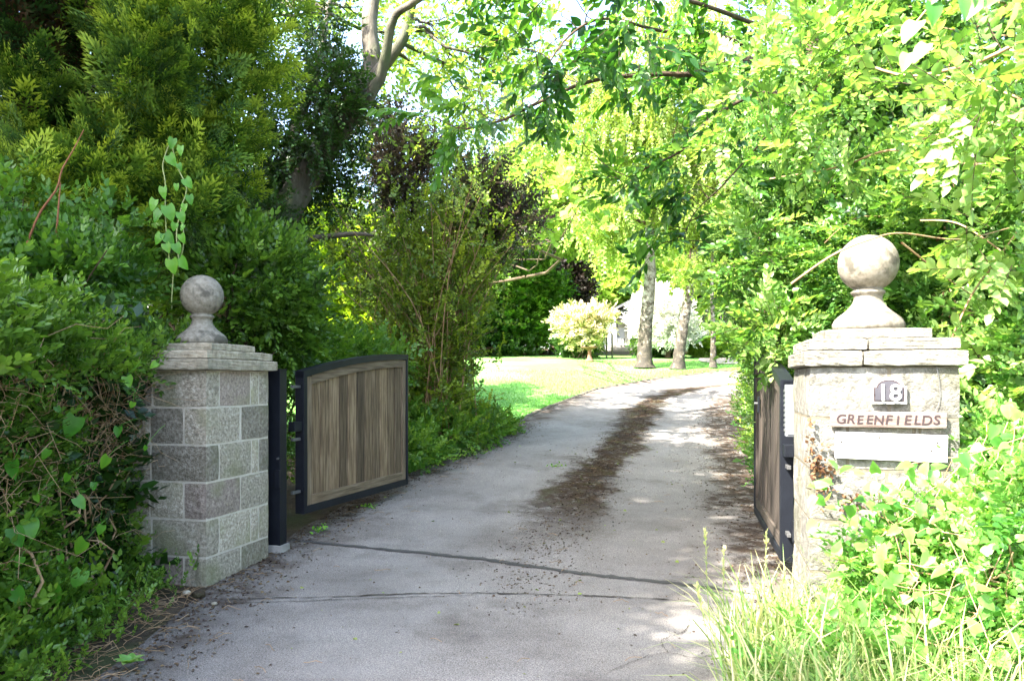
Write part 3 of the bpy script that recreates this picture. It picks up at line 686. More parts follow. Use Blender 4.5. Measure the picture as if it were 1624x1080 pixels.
# ---------------------------------------------------------------- left side planting
# cypress
root = empty('cypress_tree', (-5.3, 9.6, zt(9.6)), 0, 'huge dark cypress with yellow-green spray tips above the left hedge', 'tree')
T = Acc(); T.tube(smooth_path([(-5.3, 9.6, 0), (-5.25, 9.6, 3), (-5.3, 9.5, 6), (-5.3, 9.6, 10)], 12), np.linspace(.3, .05, 12), 10, rough=.06)
T.build('trunk', M_brown, root, smooth=True)
A = Acc(); W = Acc()
CB = [((-5.8, 9.4, 4.9), (3.0, 2.8, 2.6), 1150), ((-4.6, 7.4, 4.0), (1.5, 1.2, 1.5), 650), ((-4.3, 8.4, 5.0), (1.0, 1.3, 1.2), 400), ((-6.2, 7.0, 4.2), (1.7, 1.2, 1.9), 650)]
for i in range(52):   # boughs: upright fluffy plumes standing proud of the mass
    y = random.uniform(0, 350); x = -20 + (450 - .30 * max(0, y - 60)) * random.uniform(0, 1) ** .8 + 20; CB.append((tuple(P(x, y, random.uniform(5.9, 6.9) + .0022 * (x - 60))), (.24, .26, random.uniform(.24, .38)), 46))
for c, r, n in CB:
    p, d = blob(c, r, n, shell=.8 if n > 100 else .3, lump=.3, gap=-.25 if n > 100 else None, gf=1.7, zmin=2.35)
    vis = (d[:, 1] < .1); p, d = p[vis], d[vis]; n_ = n
    dd = d.copy(); dd[:, 2] = dd[:, 2] * .4
    leafy(A, CYP, p, unit(dd), np.where(n > 100, .44, .30), up=.75, rnd=.30, tone=(.0, .30) if n > 100 else (.40, .86), out=1.0, tn=.10)  # mass toned dark, plumes bright: shaded gaps put into the leaf colour
    # dead brown inside
    if n < 100: continue
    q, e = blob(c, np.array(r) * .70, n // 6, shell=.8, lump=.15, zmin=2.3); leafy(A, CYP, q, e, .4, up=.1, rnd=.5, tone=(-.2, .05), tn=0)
    for k in range(26 if n > 100 else 1):
        b = np.array([-5.3, 9.6, random.uniform(2.2, 7)]); i = random.randrange(len(p)); W.tube(curve(b, p[i], .1, 6, .02), np.linspace(.04, .008, 6), 4)
A.build('foliage', [M_conif], root); W.build('branches', M_brown, root)

# leaning ash-like tree
root = empty('leaning_tree', (-3.4, 10.2, zt(10.2)), 0, 'tall grey-barked tree leaning right with forked limbs and light airy crown', 'tree')
Lt = [Vector((-3.45, 10.2, .3)), P(425, 430, 10), P(452, 340, 10), P(500, 262, 10), P(556, 175, 10.1), P(590, 110, 10.2), P(585, 40, 10.3), P(600, -60, 10.5), P(620, -260, 10.6)]
T = Acc(); T.tube(smooth_path(Lt, 26), np.linspace(.235, .06, 26), 14, rough=.035)
T.build('trunk', M_bark, root, smooth=True)
limbs = [([P(560, 170, 10.1), P(600, 115, 10.0), P(640, 60, 9.9), P(660, -10, 9.9), P(720, -120, 9.8)], .10),
         ([P(530, 230, 10.1), P(600, 130, 9.7), P(622, 35, 9.4), P(655, 5, 9.2), P(760, -60, 9)], .085),
         ([P(470, 320, 10), P(455, 250, 10.2), P(500, 120, 10.5), P(520, 20, 10.6)], .10),
         ([P(448, 383, 9.9), P(500, 378, 9.7), P(560, 371, 9.6), P(592, 374, 9.5)], .055)]
B = []
for pts, r_ in limbs:
    W = Acc(); pth = smooth_path(pts, 16); B.append(pth); W.tube(pth, np.linspace(r_, r_ * .3, 16), 8, rough=.04); W.build('limb', M_bark, root, smooth=True)
A = Acc(); W = Acc()
tip = [P(500, 60, 10.6), P(700, 60, 10), P(760, 120, 10.5), P(690, 150, 11), P(620, 200, 11), P(820, 60, 10.5), P(740, 10, 9.5), P(560, 20, 11), P(640, 80, 11.5), P(780, 200, 11.5), P(700, -120, 10), P(560, -150, 11), P(850, -100, 10.5), P(800, 140, 10)]
allb = np.concatenate(B)
for gx in (-1.1, .1, 1.2): zz = 7.6; hz_ = zz - 1.0; tip.append(Vector((gx + SUN.x / SUN.z * hz_, 15.5 + SUN.y / SUN.z * hz_, zz))); tip.append(Vector((gx + SUN.x / SUN.z * hz_ + .3, 16.2 + SUN.y / SUN.z * hz_, zz)))  # unseen crown clumps above the frame, added to shade the near lawn
for c in tip:
    c = np.array(c); j = int(np.argmin(np.linalg.norm(allb - c, axis=1))); pth = smooth_path(curve(allb[j], c, .12, 5, .06), 9); W.tube(pth, np.linspace(.03, .01, 9), 4)
    p, d = blob(c, (.75, .9, .45), 70, shell=.1, gap=0, gf=2.5); leafy(A, variants(4, n=11, leaf=leaf4(.3), ls=.26, stem=.008, spread=75), p, d, .34, up=-.1, rnd=.9, tone=(.35, .85))
    for k in range(5): e = p[random.randrange(len(p))]; W.tube(curve(pth[random.randint(4, 8)], e, .04, 5, .05), np.linspace(.011, .004, 5), 3)
W.build('branches', M_bark, root); A.build('crown', [M_lime, M_bark], root)
# ivy on its trunk and dark sprays
A = Acc(); tp = smooth_path(Lt, 26)
for i in range(2, 14):
    c = tp[i]; p, d = blob(c + np.array([-.12, .22, 0]), (.34, .25, .36), 60, shell=.4, lump=.3); leafy(A, TW_tiny, p, d, .30, up=-.1, rnd=.8, tone=(.2, .8))
for c, r_, n in ((P(525, 150, 9.6), (.28, .4, .45), 260), (P(450, 190, 10.2), (.42, .4, .7), 500), (P(415, 300, 10.3), (.40, .4, .6), 400), (P(530, 300, 10.6), (.28, .3, .35), 200), (P(425, 400, 9.7), (.3, .3, .3), 200), (P(510, 60, 9.8), (.18, .4, .5), 160)):
    p, d = blob(c, r_, n, shell=.3); leafy(A, TW_tiny, p, d, .34, up=.1, rnd=.8, tone=(.1, .8))
for c, r_, n in ((P(430, 360, 9.45), (.28, .2, .35), 180), (P(520, 140, 9.7), (.2, .2, .25), 90), (P(490, 225, 9.6), (.25, .2, .25), 110), (P(560, 165, 9.75), (.12, .15, .25), 60)):
    p, d = blob(c, r_, n, shell=.2); leafy(A, TW_tiny, p, d, .32, up=-.2, rnd=.8, tone=(.1, .8))
o = A.build('trunk_ivy', [M_dark, M_brown]); tag(o, 'dark green ivy clothing the leaning grey trunk', 'ivy')

# rounded glossy shrub behind the left pillar
b = P(372, 560, 7.3); b.z = 0
plant('laurel_bush', 'rounded dark glossy bush behind the granite pillar and its ball', 'bush', b,
      [(P(385, 452, 7.2), (.62, .6, .50), 1500), (P(285, 425, 7.5), (.5, .35, .30), 600), (P(440, 520, 7.4), (.33, .4, .30), 350)], TW_sm, .24, M_hedge, M_brown, stems=8, stem_r=.04, tone=(.1, .75), shell=.6, branchiness=2)
A = Acc(); A.tube(smooth_path([P(352, 600, 7.3), P(349, 520, 7.3), P(352, 470, 7.3)], 6), .09, 10, rough=.05)
tag(A.build('stump', M_tan, smooth=True), 'pale bare trunk showing beneath the glossy bush behind granite pillar', 'tree trunk')

# mixed hedge on the left
root = empty('garden_hedge', (-3.2, 4.8, 0), 0, 'overgrown green hedge with tangled dead twigs left of the granite pillar', 'hedge')
A = Acc(); W = Acc()
def hedge_face(n, y0, y1, z0, z1, face, depth, size, tone, tm, m=0, gap=None):
    y = rng.uniform(y0, y1, n); z = rng.uniform(z0, z1, n); x0 = face(y, z); 
    x = x0 - rng.uniform(0, 1, n) ** 1.6 * depth; p = np.stack([x, y, z], 1); x += .12 * noise(p, 2.2); p[:, 0] = x
    if gap is not None: p = p[noise(p, 2.6) > gap]
    d = np.tile([.75, -.5, .25], (len(p), 1)); leafy(A, tm, p, unit(d), size, up=.25, rnd=.65, tone=tone)
def hf(y, z): return -2.30 - .13 * (y - 3.5) - .16 * np.maximum(0, 1 - z) ** 0 * 0 - .10 * np.sin(z * 2.2) + .10 * np.clip(.5 - z, 0, 1) - .0 * z
hedge_face(2200, 2.6, 5.4, .02, .75, lambda y, z: hf(y, z) + .06, .5, .17, (.2, .85), TW_sm, gap=-.5)
hedge_face(3600, 2.6, 5.5, .6, 1.45, lambda y, z: hf(y, z) + .05, .42, .15, (.1, .8), TW_sm, gap=-.3)
hedge_face(3000, 2.6, 5.8, 1.40, 1.85, lambda y, z: hf(y, z) + .16 - .25 * (z - 1.4), 1.1, .17, (.2, .85), TW_sm)
# top surface and back mass
n = 3600; p = np.stack([rng.uniform(-5.4, -2.42, n), rng.uniform(3.2, 6.6, n), np.zeros(n)], 1)
p[:, 2] = 1.78 + .10 * noise(p, 2.0) + .12 * np.clip(-p[:, 0] - 3, 0, 3) - rng.uniform(0, .35, n) - .10 * np.clip(p[:, 0] + 2.7, 0, 1)
leafy(A, TW_sm, p, np.tile([.2, -.4, .8], (n, 1)), .18, up=.5, rnd=.6, tone=(.2, .85))
A.build('foliage', [M_hedge, M_brown], root)
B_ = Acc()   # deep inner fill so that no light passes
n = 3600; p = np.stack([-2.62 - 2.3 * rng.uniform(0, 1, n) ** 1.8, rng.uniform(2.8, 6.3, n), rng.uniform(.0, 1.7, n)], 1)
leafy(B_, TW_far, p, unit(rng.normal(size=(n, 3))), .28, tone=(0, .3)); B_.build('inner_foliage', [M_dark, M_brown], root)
for i in range(760):
    y = random.uniform(2.9, 5.3); z = random.triangular(.3, 1.7, 1.25); x = hf(y, z) + random.uniform(-.30, .10)
    s0 = np.array([x, y, z]); L_ = random.uniform(.12, .55); d = np.array([random.gauss(.1, .35), random.gauss(0, .7), random.gauss(-.05, .5)])
    W.tube(curve(s0, s0 + d * L_, random.uniform(-.07, .07), 6, .07), np.linspace(random.uniform(.0018, .0038), .0010, 6), 3)
for i in range(26):
    y = random.uniform(3.0, 5.2); s0 = np.array([hf(y, .1) - .2, y, 0]); e = np.array([hf(y, 1) - random.uniform(0, .2), y + random.uniform(-.4, .4), random.uniform(1.0, 1.8)])
    W.tube(smooth_path(curve(s0, e, 0, 6, .06), 12), np.linspace(.009, .004, 12), 5)
W.build('dead_twigs', M_tan, root)['kind'] = 'stuff'
# taller shrub behind the hedge
b = Vector((-4.5, 5.6, 0))
plant('elder_bush', 'leafy shrub with loose upright shoots rising over the left hedge', 'bush', b,
      [(P(50, 440, 5.4), (.95, .5, .24), 1100), (P(10, 330, 5.6), (.22, .3, .30), 60), (P(150, 370, 5.7), (.34, .3, .20), 110), (P(150, 445, 6.2), (.40, .3, .16), 260), (P(-90, 400, 5.2), (.5, .5, .5), 400)], TW_sm, .22, M_mid, M_brown, stems=10, stem_r=.015, tone=(.1, .65), shell=.3, gap=-.5, branchiness=2)
A = Acc()
for pts in ([P(40, 395, 5), P(62, 340, 5), P(90, 300, 5), P(98, 270, 5), P(118, 235, 5), P(133, 206, 5)], [P(88, 400, 5.05), P(92, 340, 5), P(96, 290, 5)]):
    A.tube(smooth_path(pts, 14), np.linspace(.008, .003, 14), 6)
tag(A.build('bare_stem', M_red), 'bare reddish brown stem arching up against the dark cypress', 'stem')

# large leaves: heart shape meshes used as single leaf objects
def heart_mesh(name, mat, w=.42, notch=.14, n=10, fold=.25, tone=.5, pointed=1.0, wav=0.0):
    A = Acc(); L_ = []
    for i in range(n + 1):
        t = i / n; hw = w * (math.sin(math.pi * (t ** .62)) ** .8) * (1 - .25 * t) + .0
        L_.append((hw, t - notch * (math.exp(-((t - .05) / .12) ** 2)) * 0))
    V = [(0, 0, 0)]; Fc = []; T_ = [0]
    mid = []; le = []; ri = []
    for i, (hw, t) in enumerate(L_):
        zc = -.18 * t * t; mid.append(len(V)); V.append((0, t * 1.0, zc)); T_.append(-.12)
        back = -notch * math.sin(math.pi * min(1, (1 - t) ** 3)) if t < .45 else 0
        yb = t - notch * (1 - t) ** 4 * 1.6 * (1 if i > 0 else 0)
        z_ = zc + fold * hw + wav * math.sin(t * 17)
        le.append(len(V)); V.append((-hw, yb, z_)); T_.append(.04); ri.append(len(V)); V.append((hw, yb, z_)); T_.append(.04)
    for i in range(n):
        Fc += [(mid[i], mid[i + 1], le[i + 1]), (mid[i], le[i + 1], le[i]), (mid[i], ri[i + 1], mid[i + 1]), (mid[i], ri[i], ri[i + 1])]
    A.add(V, Fc, [0] * len(Fc), np.array(T_) + tone)
    o = A.build(name, mat, smooth=True); me = o.data; bpy.data.objects.remove(o); return me
HB = [heart_mesh('leaf', M_bind, w=.44 + .04 * (i % 2), notch=.22, tone=t, wav=.012) for i, t in enumerate((.25, .45, .6, .8, .5))]
HV = [heart_mesh('leaf', M_vine, w=.36 + .05 * (i % 2), notch=.12, tone=t, wav=.01) for i, t in enumerate((.2, .4, .55, .7, .85, .95))]
HC = [heart_mesh('leaf', M_cherry, w=.27, notch=.03, tone=t, fold=.3) for i, t in enumerate((.2, .4, .6, .8, .95))]
def place_leaf(me, parent, pos, d, nrm, s):
    B = basis(np.array([d], float), np.array([nrm], float))[0]; M4 = Matrix(B.tolist()).to_4x4(); M4.translation = Vector(pos) - parent.location
    o = bpy.data.objects.new('leaf', me); C.objects.link(o); o.parent = parent; o.matrix_basis = M4 @ Matrix.Scale(s, 4); return o
# bindweed with big heart leaves on the hedge face
root = empty('bindweed', (-2.3, 4.0, 0), 0, 'climbing bindweed with large heart-shaped leaves trailing over the left hedge', 'vine')
spots = [(230, 720, .5), (60, 640, .6), (95, 900, .8), (160, 850, .7), (180, 960, .7), (35, 900, .7), (90, 660, .6), (15, 620, .7), (150, 780, .6), (60, 800, .6), (120, 695, 1.35), (20, 770, 1.5), (140, 597, 1.1), (205, 625, 1.1), (190, 700, .9), (108, 775, .9), (50, 850, 1.0), (135, 885, 1.1), (130, 935, 1.2), (85, 968, 1.5), (25, 868, 1.2), (170, 745, .8), (75, 735, .9), (20, 960, 1), (120, 812, .9), (215, 655, .7), (58, 560, .8), (15, 690, .9), (245, 590, .6), (10, 1040, 1.2)]
prev = None
for x, y, s_ in spots:
    p = P(x + random.uniform(-4, 4), y - 25 * s_, 3.55 + .0045 * max(0, x)); p = Vector(p)
    place_leaf(random.choice(HB), root, p, (random.uniform(-.9, .8), random.uniform(-.5, .1), -1), (.35 + random.uniform(-.6, .5), -1, .35 + random.uniform(-.2, .6)), .084 * s_ * random.uniform(.65, 1.15))
    W = Acc(); W.tube(curve(p + Vector((0, 0, .005)), p + Vector((random.uniform(-.08, .08), .12, random.uniform(.03, .12))), .01, 5, .03), .0016, 3); W.build('leaf_stalk', M_bind, root)

# vine dangling by the cypress
M_pv = noise_mat('pale_vine_stem', [(.2, .24, .08), (.32, .34, .16)], 9, bump=0)
root = empty('hanging_vine', P(270, 225, 5.6), 0, 'pale twining vine with round leaves dangling above left ball finial', 'vine')
W = Acc()
for pts in ([P(262, 330, 5.6), P(262, 290, 5.6), P(258, 262, 5.6), P(266, 235, 5.6), P(272, 225, 5.6)], [P(283, 425, 5.6), P(292, 380, 5.6), P(286, 335, 5.6), P(296, 300, 5.6), P(280, 262, 5.6), P(272, 225, 5.6)], [P(285, 420, 5.58), P(280, 370, 5.55), P(290, 320, 5.6)], [P(262, 330, 5.6), P(264, 370, 5.6), P(270, 425, 5.6)], [P(275, 430, 5.6), P(272, 480, 5.65)]):
    W = Acc(); W.tube(smooth_path(pts, 16), .0042, 5); W.build('vine_stem', M_pv, root)
for x, y, s_ in [(275, 228, .9), (287, 240, .8), (268, 255, 1), (283, 268, .6), (294, 292, .9), (259, 305, 1), (300, 318, .8), (246, 325, 1), (265, 335, 1.3), (254, 342, 1.1), (285, 345, .9), (278, 362, .7), (262, 378, 1.2), (287, 380, .8), (256, 380, 1), (278, 395, .9), (272, 420, 1.2), (285, 418, 1.1), (293, 332, .7), (262, 395, .8), (292, 365, .6), (280, 300, .6)]:
    place_leaf(random.choice(HB), root, P(x, y - 8, 5.55), (random.uniform(-.7, .7), 0, -1), (random.uniform(-.3, .3), -1, .3), .088 * s_)

# shrubs behind the left gate
plant('mock_orange', 'yellow-green shrub glowing behind the open brown gate', 'bush', Vector((-3.3, 15.0, zt(15))),
      [(P(520, 440, 15.2), (1.1, .8, 1.0), 900), (P(600, 470, 15), (.9, .8, 1.0), 700), (P(480, 520, 14.8), (.8, .7, .8), 450), (P(570, 395, 15.8), (.9, .8, .6), 450), (P(640, 520, 14.6), (.7, .6, .5), 300)], TW_far, .46, M_yel, M_brown, stems=16, stem_r=.02, shell=.1, gap=-.2, gf=1.8, tone=(.05, .85), branchiness=4)
plant('dogwood_bush', 'mid green bush filling the gap between gate post and open brown gate', 'bush', Vector((-2.9, 8.4, .1)),
      [(P(455, 580, 8.3), (.40, .5, .42), 500), (P(520, 565, 8.9), (.5, .5, .26), 450), (P(420, 650, 8.0), (.5, .5, .7), 500), (P(600, 575, 9.3), (.35, .5, .2), 240)], TW_hd, .23, M_mid, M_brown, stems=10, shell=.3, tone=(.2, .85))
plant('dark_shrub', 'dark green undergrowth bush under the leaning grey tree', 'bush', Vector((-3.6, 12.0, .5)),
      [(P(400, 480, 12), (.6, .8, .9), 500), (P(330, 450, 11.5), (1.1, .8, 1.6), 900)], TW_far, .5, M_dark, M_brown, stems=6, shell=.4, tone=(.2, .9))
# tall twiggy arching shrub, many stems
root = empty('arching_shrub', (-.95, 11.0, zt(11)), 0, 'tall many-stemmed arching shrub with olive leaves beyond the brown gate', 'bush')
W = Acc(); A = Acc()
for i in range(120):
    b = np.array([-1.05 + random.gauss(0, .2), 11.0 + random.gauss(0, .18), zt(11) - .03]); a = max(-.75, min(.62, random.gauss(0, .36))); h = random.uniform(2.0, 3.7)
    e = b + np.array([math.sin(a) * h * .62 + random.uniform(-.1, .2), random.gauss(0, .6), h * math.cos(a * .8)])
    m = (b + e) / 2 + np.array([-.1 * math.sin(a) * h, 0, .12 * h]); pth = smooth_path([b, m, e], 12); W.tube(pth, np.linspace(.012, .003, 12), 4)
    k = rng.integers(1, 12, 32); p = pth[k] + rng.normal(size=(32, 3)) * .18
    leafy(A, TW_tiny, p, unit(rng.normal(size=(32, 3)) * .6 + [0, 0, .5]), .34, up=.4, rnd=.6, tone=(.05, .85))
    for q in range(3):
        s0 = pth[random.randint(3, 9)]; W.tube(curve(s0, s0 + np.array([random.gauss(0, .3), random.gauss(0, .2), random.uniform(.1, .5)]), .05, 5), np.linspace(.005, .0015, 5), 3)
W.build('stems', M_tan, root); A.build('foliage', [M_twig, M_brown], root)
# purple-leaved plum
tree('purple_plum_tree', 'purple-leaved plum with feathery top rising behind the arching shrub', 'tree', Vector((-1.7, 12.3, zt(12.3))), [Vector((-1.6, 12.3, 2)), P(660, 330, 12.2)], .09,
     [(P(690, 275, 11.6), (.95, .6, .50), 620), (P(630, 250, 11.8), (.40, .5, .5), 260), (P(770, 320, 11.4), (.65, .6, .45), 420), (P(600, 340, 12.2), (.6, .6, .8), 380), (P(700, 360, 11.3), (.95, .4, .45), 460), (P(560, 230, 12.5), (.42, .5, .35), 110), (P(815, 360, 11.3), (.5, .5, .3), 160), (P(618, 195, 11.8), (.12, .2, .34), 90), (P(650, 440, 11.6), (.9, .4, .4), 200)],
     TW_tiny, .36, M_purple, M_brown, shell=.0, gap=-.12, gf=3.0, tone=(.0, .9), up=.3, nbranch=6)
# low undergrowth along the left of the drive
LOW = [((-1.35, 9.7), .45, .42), ((-1.0, 10.5), .5, .5), ((-.62, 11.2), .42, .40), ((-.30, 12.0), .28, .22), ((-1.75, 10.3), .5, .8), ((-1.3, 11.6), .5, .6), ((-1.2, 12.8), .5, .35)]
labs = ['low bush hugging the far edge of the open brown gate', 'low leafy bush at the drive edge just past the brown gate', 'spreading low bush midway along the drive\'s left verge', 'small bush at the corner of the lawn by the drive edge', 'taller leafy bush right behind the brown gate\'s free end', 'loose bush under the arching shrub\'s stems', 'airy bush in front of the shaded lawn']
for (q, r_, h), lb in zip(LOW, labs):
    z = zt(q[1]); plant('verge_bush', lb, 'bush', Vector((*q, z)), [((q[0], q[1], z + h * .5), (r_, r_, h * .55), 480)], TW_hd, .21, M_mid, M_brown, stems=6, stem_r=.007, shell=.15, tone=(.2, .95), group='low bushes along the left verge', lump=.4, zmin=z)
# long grassy leaves at their foot
A = Acc(); n = 5000; y = rng.uniform(8.9, 12.6, n); x = np.array([lx(q) for q in y]) - .02 - rng.uniform(0, 1, n) ** 1.3 * .55; p = np.stack([x, y, np.array([zt(q) for q in y])], 1)
bl = (np.array([(-.03, 0, 0), (.03, 0, 0), (.022, .6, .0), (-.022, .6, 0), (0, 1, -.12)]), np.array([(0, 1, 2), (0, 2, 3), (3, 2, 4)]), np.zeros(3, int), np.zeros(5))
leafy(A, [bl], p, np.tile([.15, -.1, 1.0], (n, 1)), .17, up=.5, rnd=.35, tone=(.0, .8)); A.build('verge_grass', [M_grass])['kind'] = 'stuff'

# ---------------------------------------------------------------- background garden
def bgtree(name, label, cat, x, y_top, d, rx_, rz_, n, mat, size, tm=None, bark=M_brown, group=None, tone=(.2, .8), ry=None, low=None, **kw):
    c = P(x, y_top, d); c.z -= rz_; z = zt(d); base = Vector((c.x, d, z)); ry = ry or rx_ * .8
    n = int(n * .75); bl = [(c, (rx_, ry, rz_), n)]
    for i in range(3): a = random.uniform(0, 6.28); bl.append(((c.x + math.cos(a) * rx_ * .6, d + math.sin(a) * ry * .5, c.z + random.uniform(-.4, .5) * rz_), (rx_ * .55, ry * .55, rz_ * .5), n // 4))
    return tree(name, label, cat, base, [Vector((c.x + random.uniform(-.2, .2), d, z + (c.z - z) * .5)), c], .05 + .035 * rz_, bl, tm or TW_far, size, mat, bark, group, tone=tone, shell=.35, **kw)
bgtree('maple_tree', 'rounded mid green tree at the back left of the lawn', 'tree', 815, 400, 29, 1.7, 2.0, 1600, M_mid, .5, low=1)
bgtree('copper_beech', 'dark purple conical beech beside the pale blossom shrub', 'tree', 885, 400, 31, 1.2, 2.2, 1500, M_purple, .5, tone=(-.1, .5))
bgtree('copper_beech', 'dark purple crown rising above the rounded green tree', 'tree', 850, 330, 32, 1.8, 2.6, 1200, M_purple, .6, tone=(.1, .7))
bgtree('yellow_maple', 'lime-yellow maple behind the rounded green tree at lawn edge', 'tree', 780, 380, 33, 1.8, 2.4, 1400, M_yel, .6)
bgtree('holly_tree', 'dark dense evergreen at the far left lawn corner', 'tree', 770, 470, 28.5, 1.5, 1.5, 900, M_dark, .5)
# hanging lime-green foliage in the middle distance: maple with drooping branches
root = tree('lime_maple', 'bright lime maple whose thin branches droop across the middle distance', 'tree', Vector((-1.4, 27.8, zt(27.8))), [Vector((-1.3, 27.8, 4)), P(760, 350, 27.5), P(820, 250, 27)], .16,
     [(P(850, 310, 27), (1.9, 1.2, 1.4), 560), (P(925, 350, 27.5), (1.6, 1.2, .9), 420), (P(810, 290, 27), (1.7, 1.2, 1.0), 320), (P(960, 290, 27), (1.4, 1.2, 1.1), 300), (P(740, 390, 27), (1.9, 1.1, 1.6), 420), (P(880, 230, 28), (1.6, 1.2, 1.2), 260), (P(905, 330, 14.5), (.5, .5, .3), 40), (P(850, 285, 14.5), (.45, .5, .25), 30)],
     variants(5, n=8, leaf=leaf4(.42), ls=.36, stem=.006, spread=80), .5, M_lime, M_brown, shell=.1, gap=-.3, gf=1.6, tone=(.25, .9), up=-.35, nbranch=7, lump=.4)
# birches
def birch(label, pts, r0, blobs, dens=1.0):
    base = pts[0]; root = empty('birch_tree', base, 0, label, 'tree', 'silver birches on the lawn')
    tp = smooth_path(pts, 40); rr = np.interp(np.linspace(0, 1, 40), [0, .03, .07, .4, 1], [r0 * 1.55, r0 * 1.2, r0, r0 * .72, r0 * .2])
    T = Acc(); T.tube(tp, rr, 18, rough=.045); T.build('trunk', M_birchbark, root, smooth=True)
    W = Acc(); A = Acc()
    for c, r_, n in blobs:
        c = np.array(c); i = int(np.argmin(np.linalg.norm(tp - c - [0, 0, .3], axis=1))); W.tube(smooth_path(curve(tp[i], c, .25, 5, .05), 8), np.linspace(.06, .015, 8), 5)
        p, d = blob(c, r_, int(n * dens), shell=.0, gap=-.35, gf=1.5, lump=.3)
        nst = max(4, n // 30)
        for k in range(nst):
            q = p[random.randrange(len(p))]; e = q + np.array([random.gauss(0, .1), random.gauss(0, .1), -random.uniform(.5, 1.2)]); W.tube(np.array([c, (c + q) / 2 + [0, 0, .2], q, (q + e) / 2 + [.02, 0, 0], e]), np.linspace(.012, .003, 5), 3)
        leafy(A, TW_birch, p, np.tile([0, 0, -1.0], (len(p), 1)), .62, up=-.5, rnd=.55, tone=(.0, .9), svar=.5)
    W.build('branches', M_brown, root); A.build('crown', [M_birch], root)
birch('left silver birch with thick pale scarred trunk on the lawn', [P(1022, 583, 21.3), P(1024, 520, 21.3), P(1031, 440, 21.3), P(1030, 380, 21.4), P(1036, 250, 21.5), P(1030, 60, 21.6), P(1040, -150, 21.6)], .20,
      [(P(1000, 250, 21), (1.7, 1.5, 2.2), 1250), (P(960, 350, 20.6), (.9, 1, .9), 420), (P(1065, 335, 20.8), (.8, .9, .9), 330), (P(1040, 100, 21), (2, 1.7, 2), 900), (P(930, 180, 21), (1.2, 1.2, 1.8), 480)])
birch('right silver birch leaning away beside the drive, white upper bark', [P(1075, 586, 21.0), P(1080, 540, 21.0), P(1090, 480, 21), P(1100, 420, 21), P(1108, 300, 21.1), P(1110, 100, 21.2), P(1115, -80, 21.3)], .16,
      [(P(1110, 240, 21), (1.4, 1.4, 2.1), 900), (P(1140, 320, 20.6), (.9, .9, .9), 380), (P(1100, 90, 21), (1.6, 1.5, 1.8), 650), (P(1095, 415, 20.8), (.5, .6, .3), 90)])
birch('slim dark-trunked birch nearest the drive bend', [P(1131, 583, 21.2), P(1131, 520, 21.2), P(1129, 440, 21.2), P(1134, 300, 21.2)], .085,
      [(P(1135, 310, 21), (.8, .9, 1.2), 260)])
# blossom tree, peach shrub, round bush
tree('blossom_tree', 'small white-blossomed tree between the birch trunks and the house', 'tree', Vector((P(1060, 560, 25.5).x, 25.5, zt(25.5))), [Vector((P(1060, 560, 25.5).x, 25.5, 2.9)), P(1058, 515, 25.5)], .08,
     [(P(1048, 502, 25.5), (.95, .8, .65), 1300), (P(1074, 512, 25.4), (.36, .5, .38), 330), (P(1045, 478, 25.5), (.6, .6, .35), 350), (P(1062, 530, 25.3), (1.0, .6, .25), 400)], TW_far, .3, M_bloss, M_brown, tone=(.2, .95), shell=.2)
plant('blossom_shrub', 'peach and cream flowering shrub left of the white house', 'bush', Vector((P(920, 550, 24.6).x, 25.0, zt(25))), [(P(915, 512, 25.0), (.68, .6, .42), 700), (P(925, 532, 24.9), (.6, .5, .3), 260), (P(950, 505, 25.3), (.45, .4, .3), 200)], TW_far, .3, M_peach, M_brown, stems=5, tone=(.1, .95), shell=.2)
plant('topiary_bush', 'clipped round yellow-green bush right of the birches', 'bush', Vector((P(1105, 560, 27).x, 27, zt(27))), [(P(1106, 541, 26.5), (.42, .42, .36), 900)], TW_tiny, .2, M_yel, M_brown, stems=3, shell=.75, lump=.03)
hx = [(905, 556, M_dark, 'dark'), (925, 560, M_mid, 'mid green'), (1050, 560, M_dark, 'dark'), (1034, 558, M_mid, 'mid green'), (1150, 556, M_mid, 'mid green'), (1120, 562, M_yel, 'yellow-green')]
lb2 = ['dark low shrub at the foot of the purple beech', 'green low shrub beside the birdbath', 'dark low shrub beneath the white blossom tree', 'green low shrub hidden behind the left birch trunk', 'green low shrub right of the clipped round bush', 'yellow-green low shrub beside the far drive']
for (x, y, m, k), lb in zip(hx, lb2):
    c = P(x, y - 12, 26.2); plant('border_shrub', lb, 'bush', Vector((c.x, 26.2, zt(26.2))), [(c, (.55, .5, .42), 500)], TW_far, .26, m, M_brown, stems=3, stem_r=.01, shell=.2)
# birdbath
bb = empty('birdbath', (P(935, 560, 23.7).x, 23.7, zt(23.7)), 0, 'terracotta pedestal birdbath at the far edge of the lawn', 'birdbath')
def lathe(name, prof, mat, parent, n=20):
    A = Acc(); V = [(r_ * math.cos(2 * math.pi * j / n), r_ * math.sin(2 * math.pi * j / n), z_) for r_, z_ in prof for j in range(n)]
    Fc = [t for i in range(len(prof) - 1) for j in range(n) for t in ((i * n + j, i * n + (j + 1) % n, (i + 1) * n + (j + 1) % n), (i * n + j, (i + 1) * n + (j + 1) % n, (i + 1) * n + j))]
    A.add(V, Fc, [0] * len(Fc), [.5] * len(V)); o = A.build(name, mat, smooth=True); o.parent = parent; return o
lathe('pedestal', [(0, 0), (.14, 0), (.14, .04), (.08, .08), (.05, .2), (.06, .34), (.09, .37)], M_terra, bb)
lathe('bowl', [(.06, .37), (.15, .39), (.25, .43), (.26, .45), (.235, .445), (.12, .41), (0, .40)], M_terra, bb)
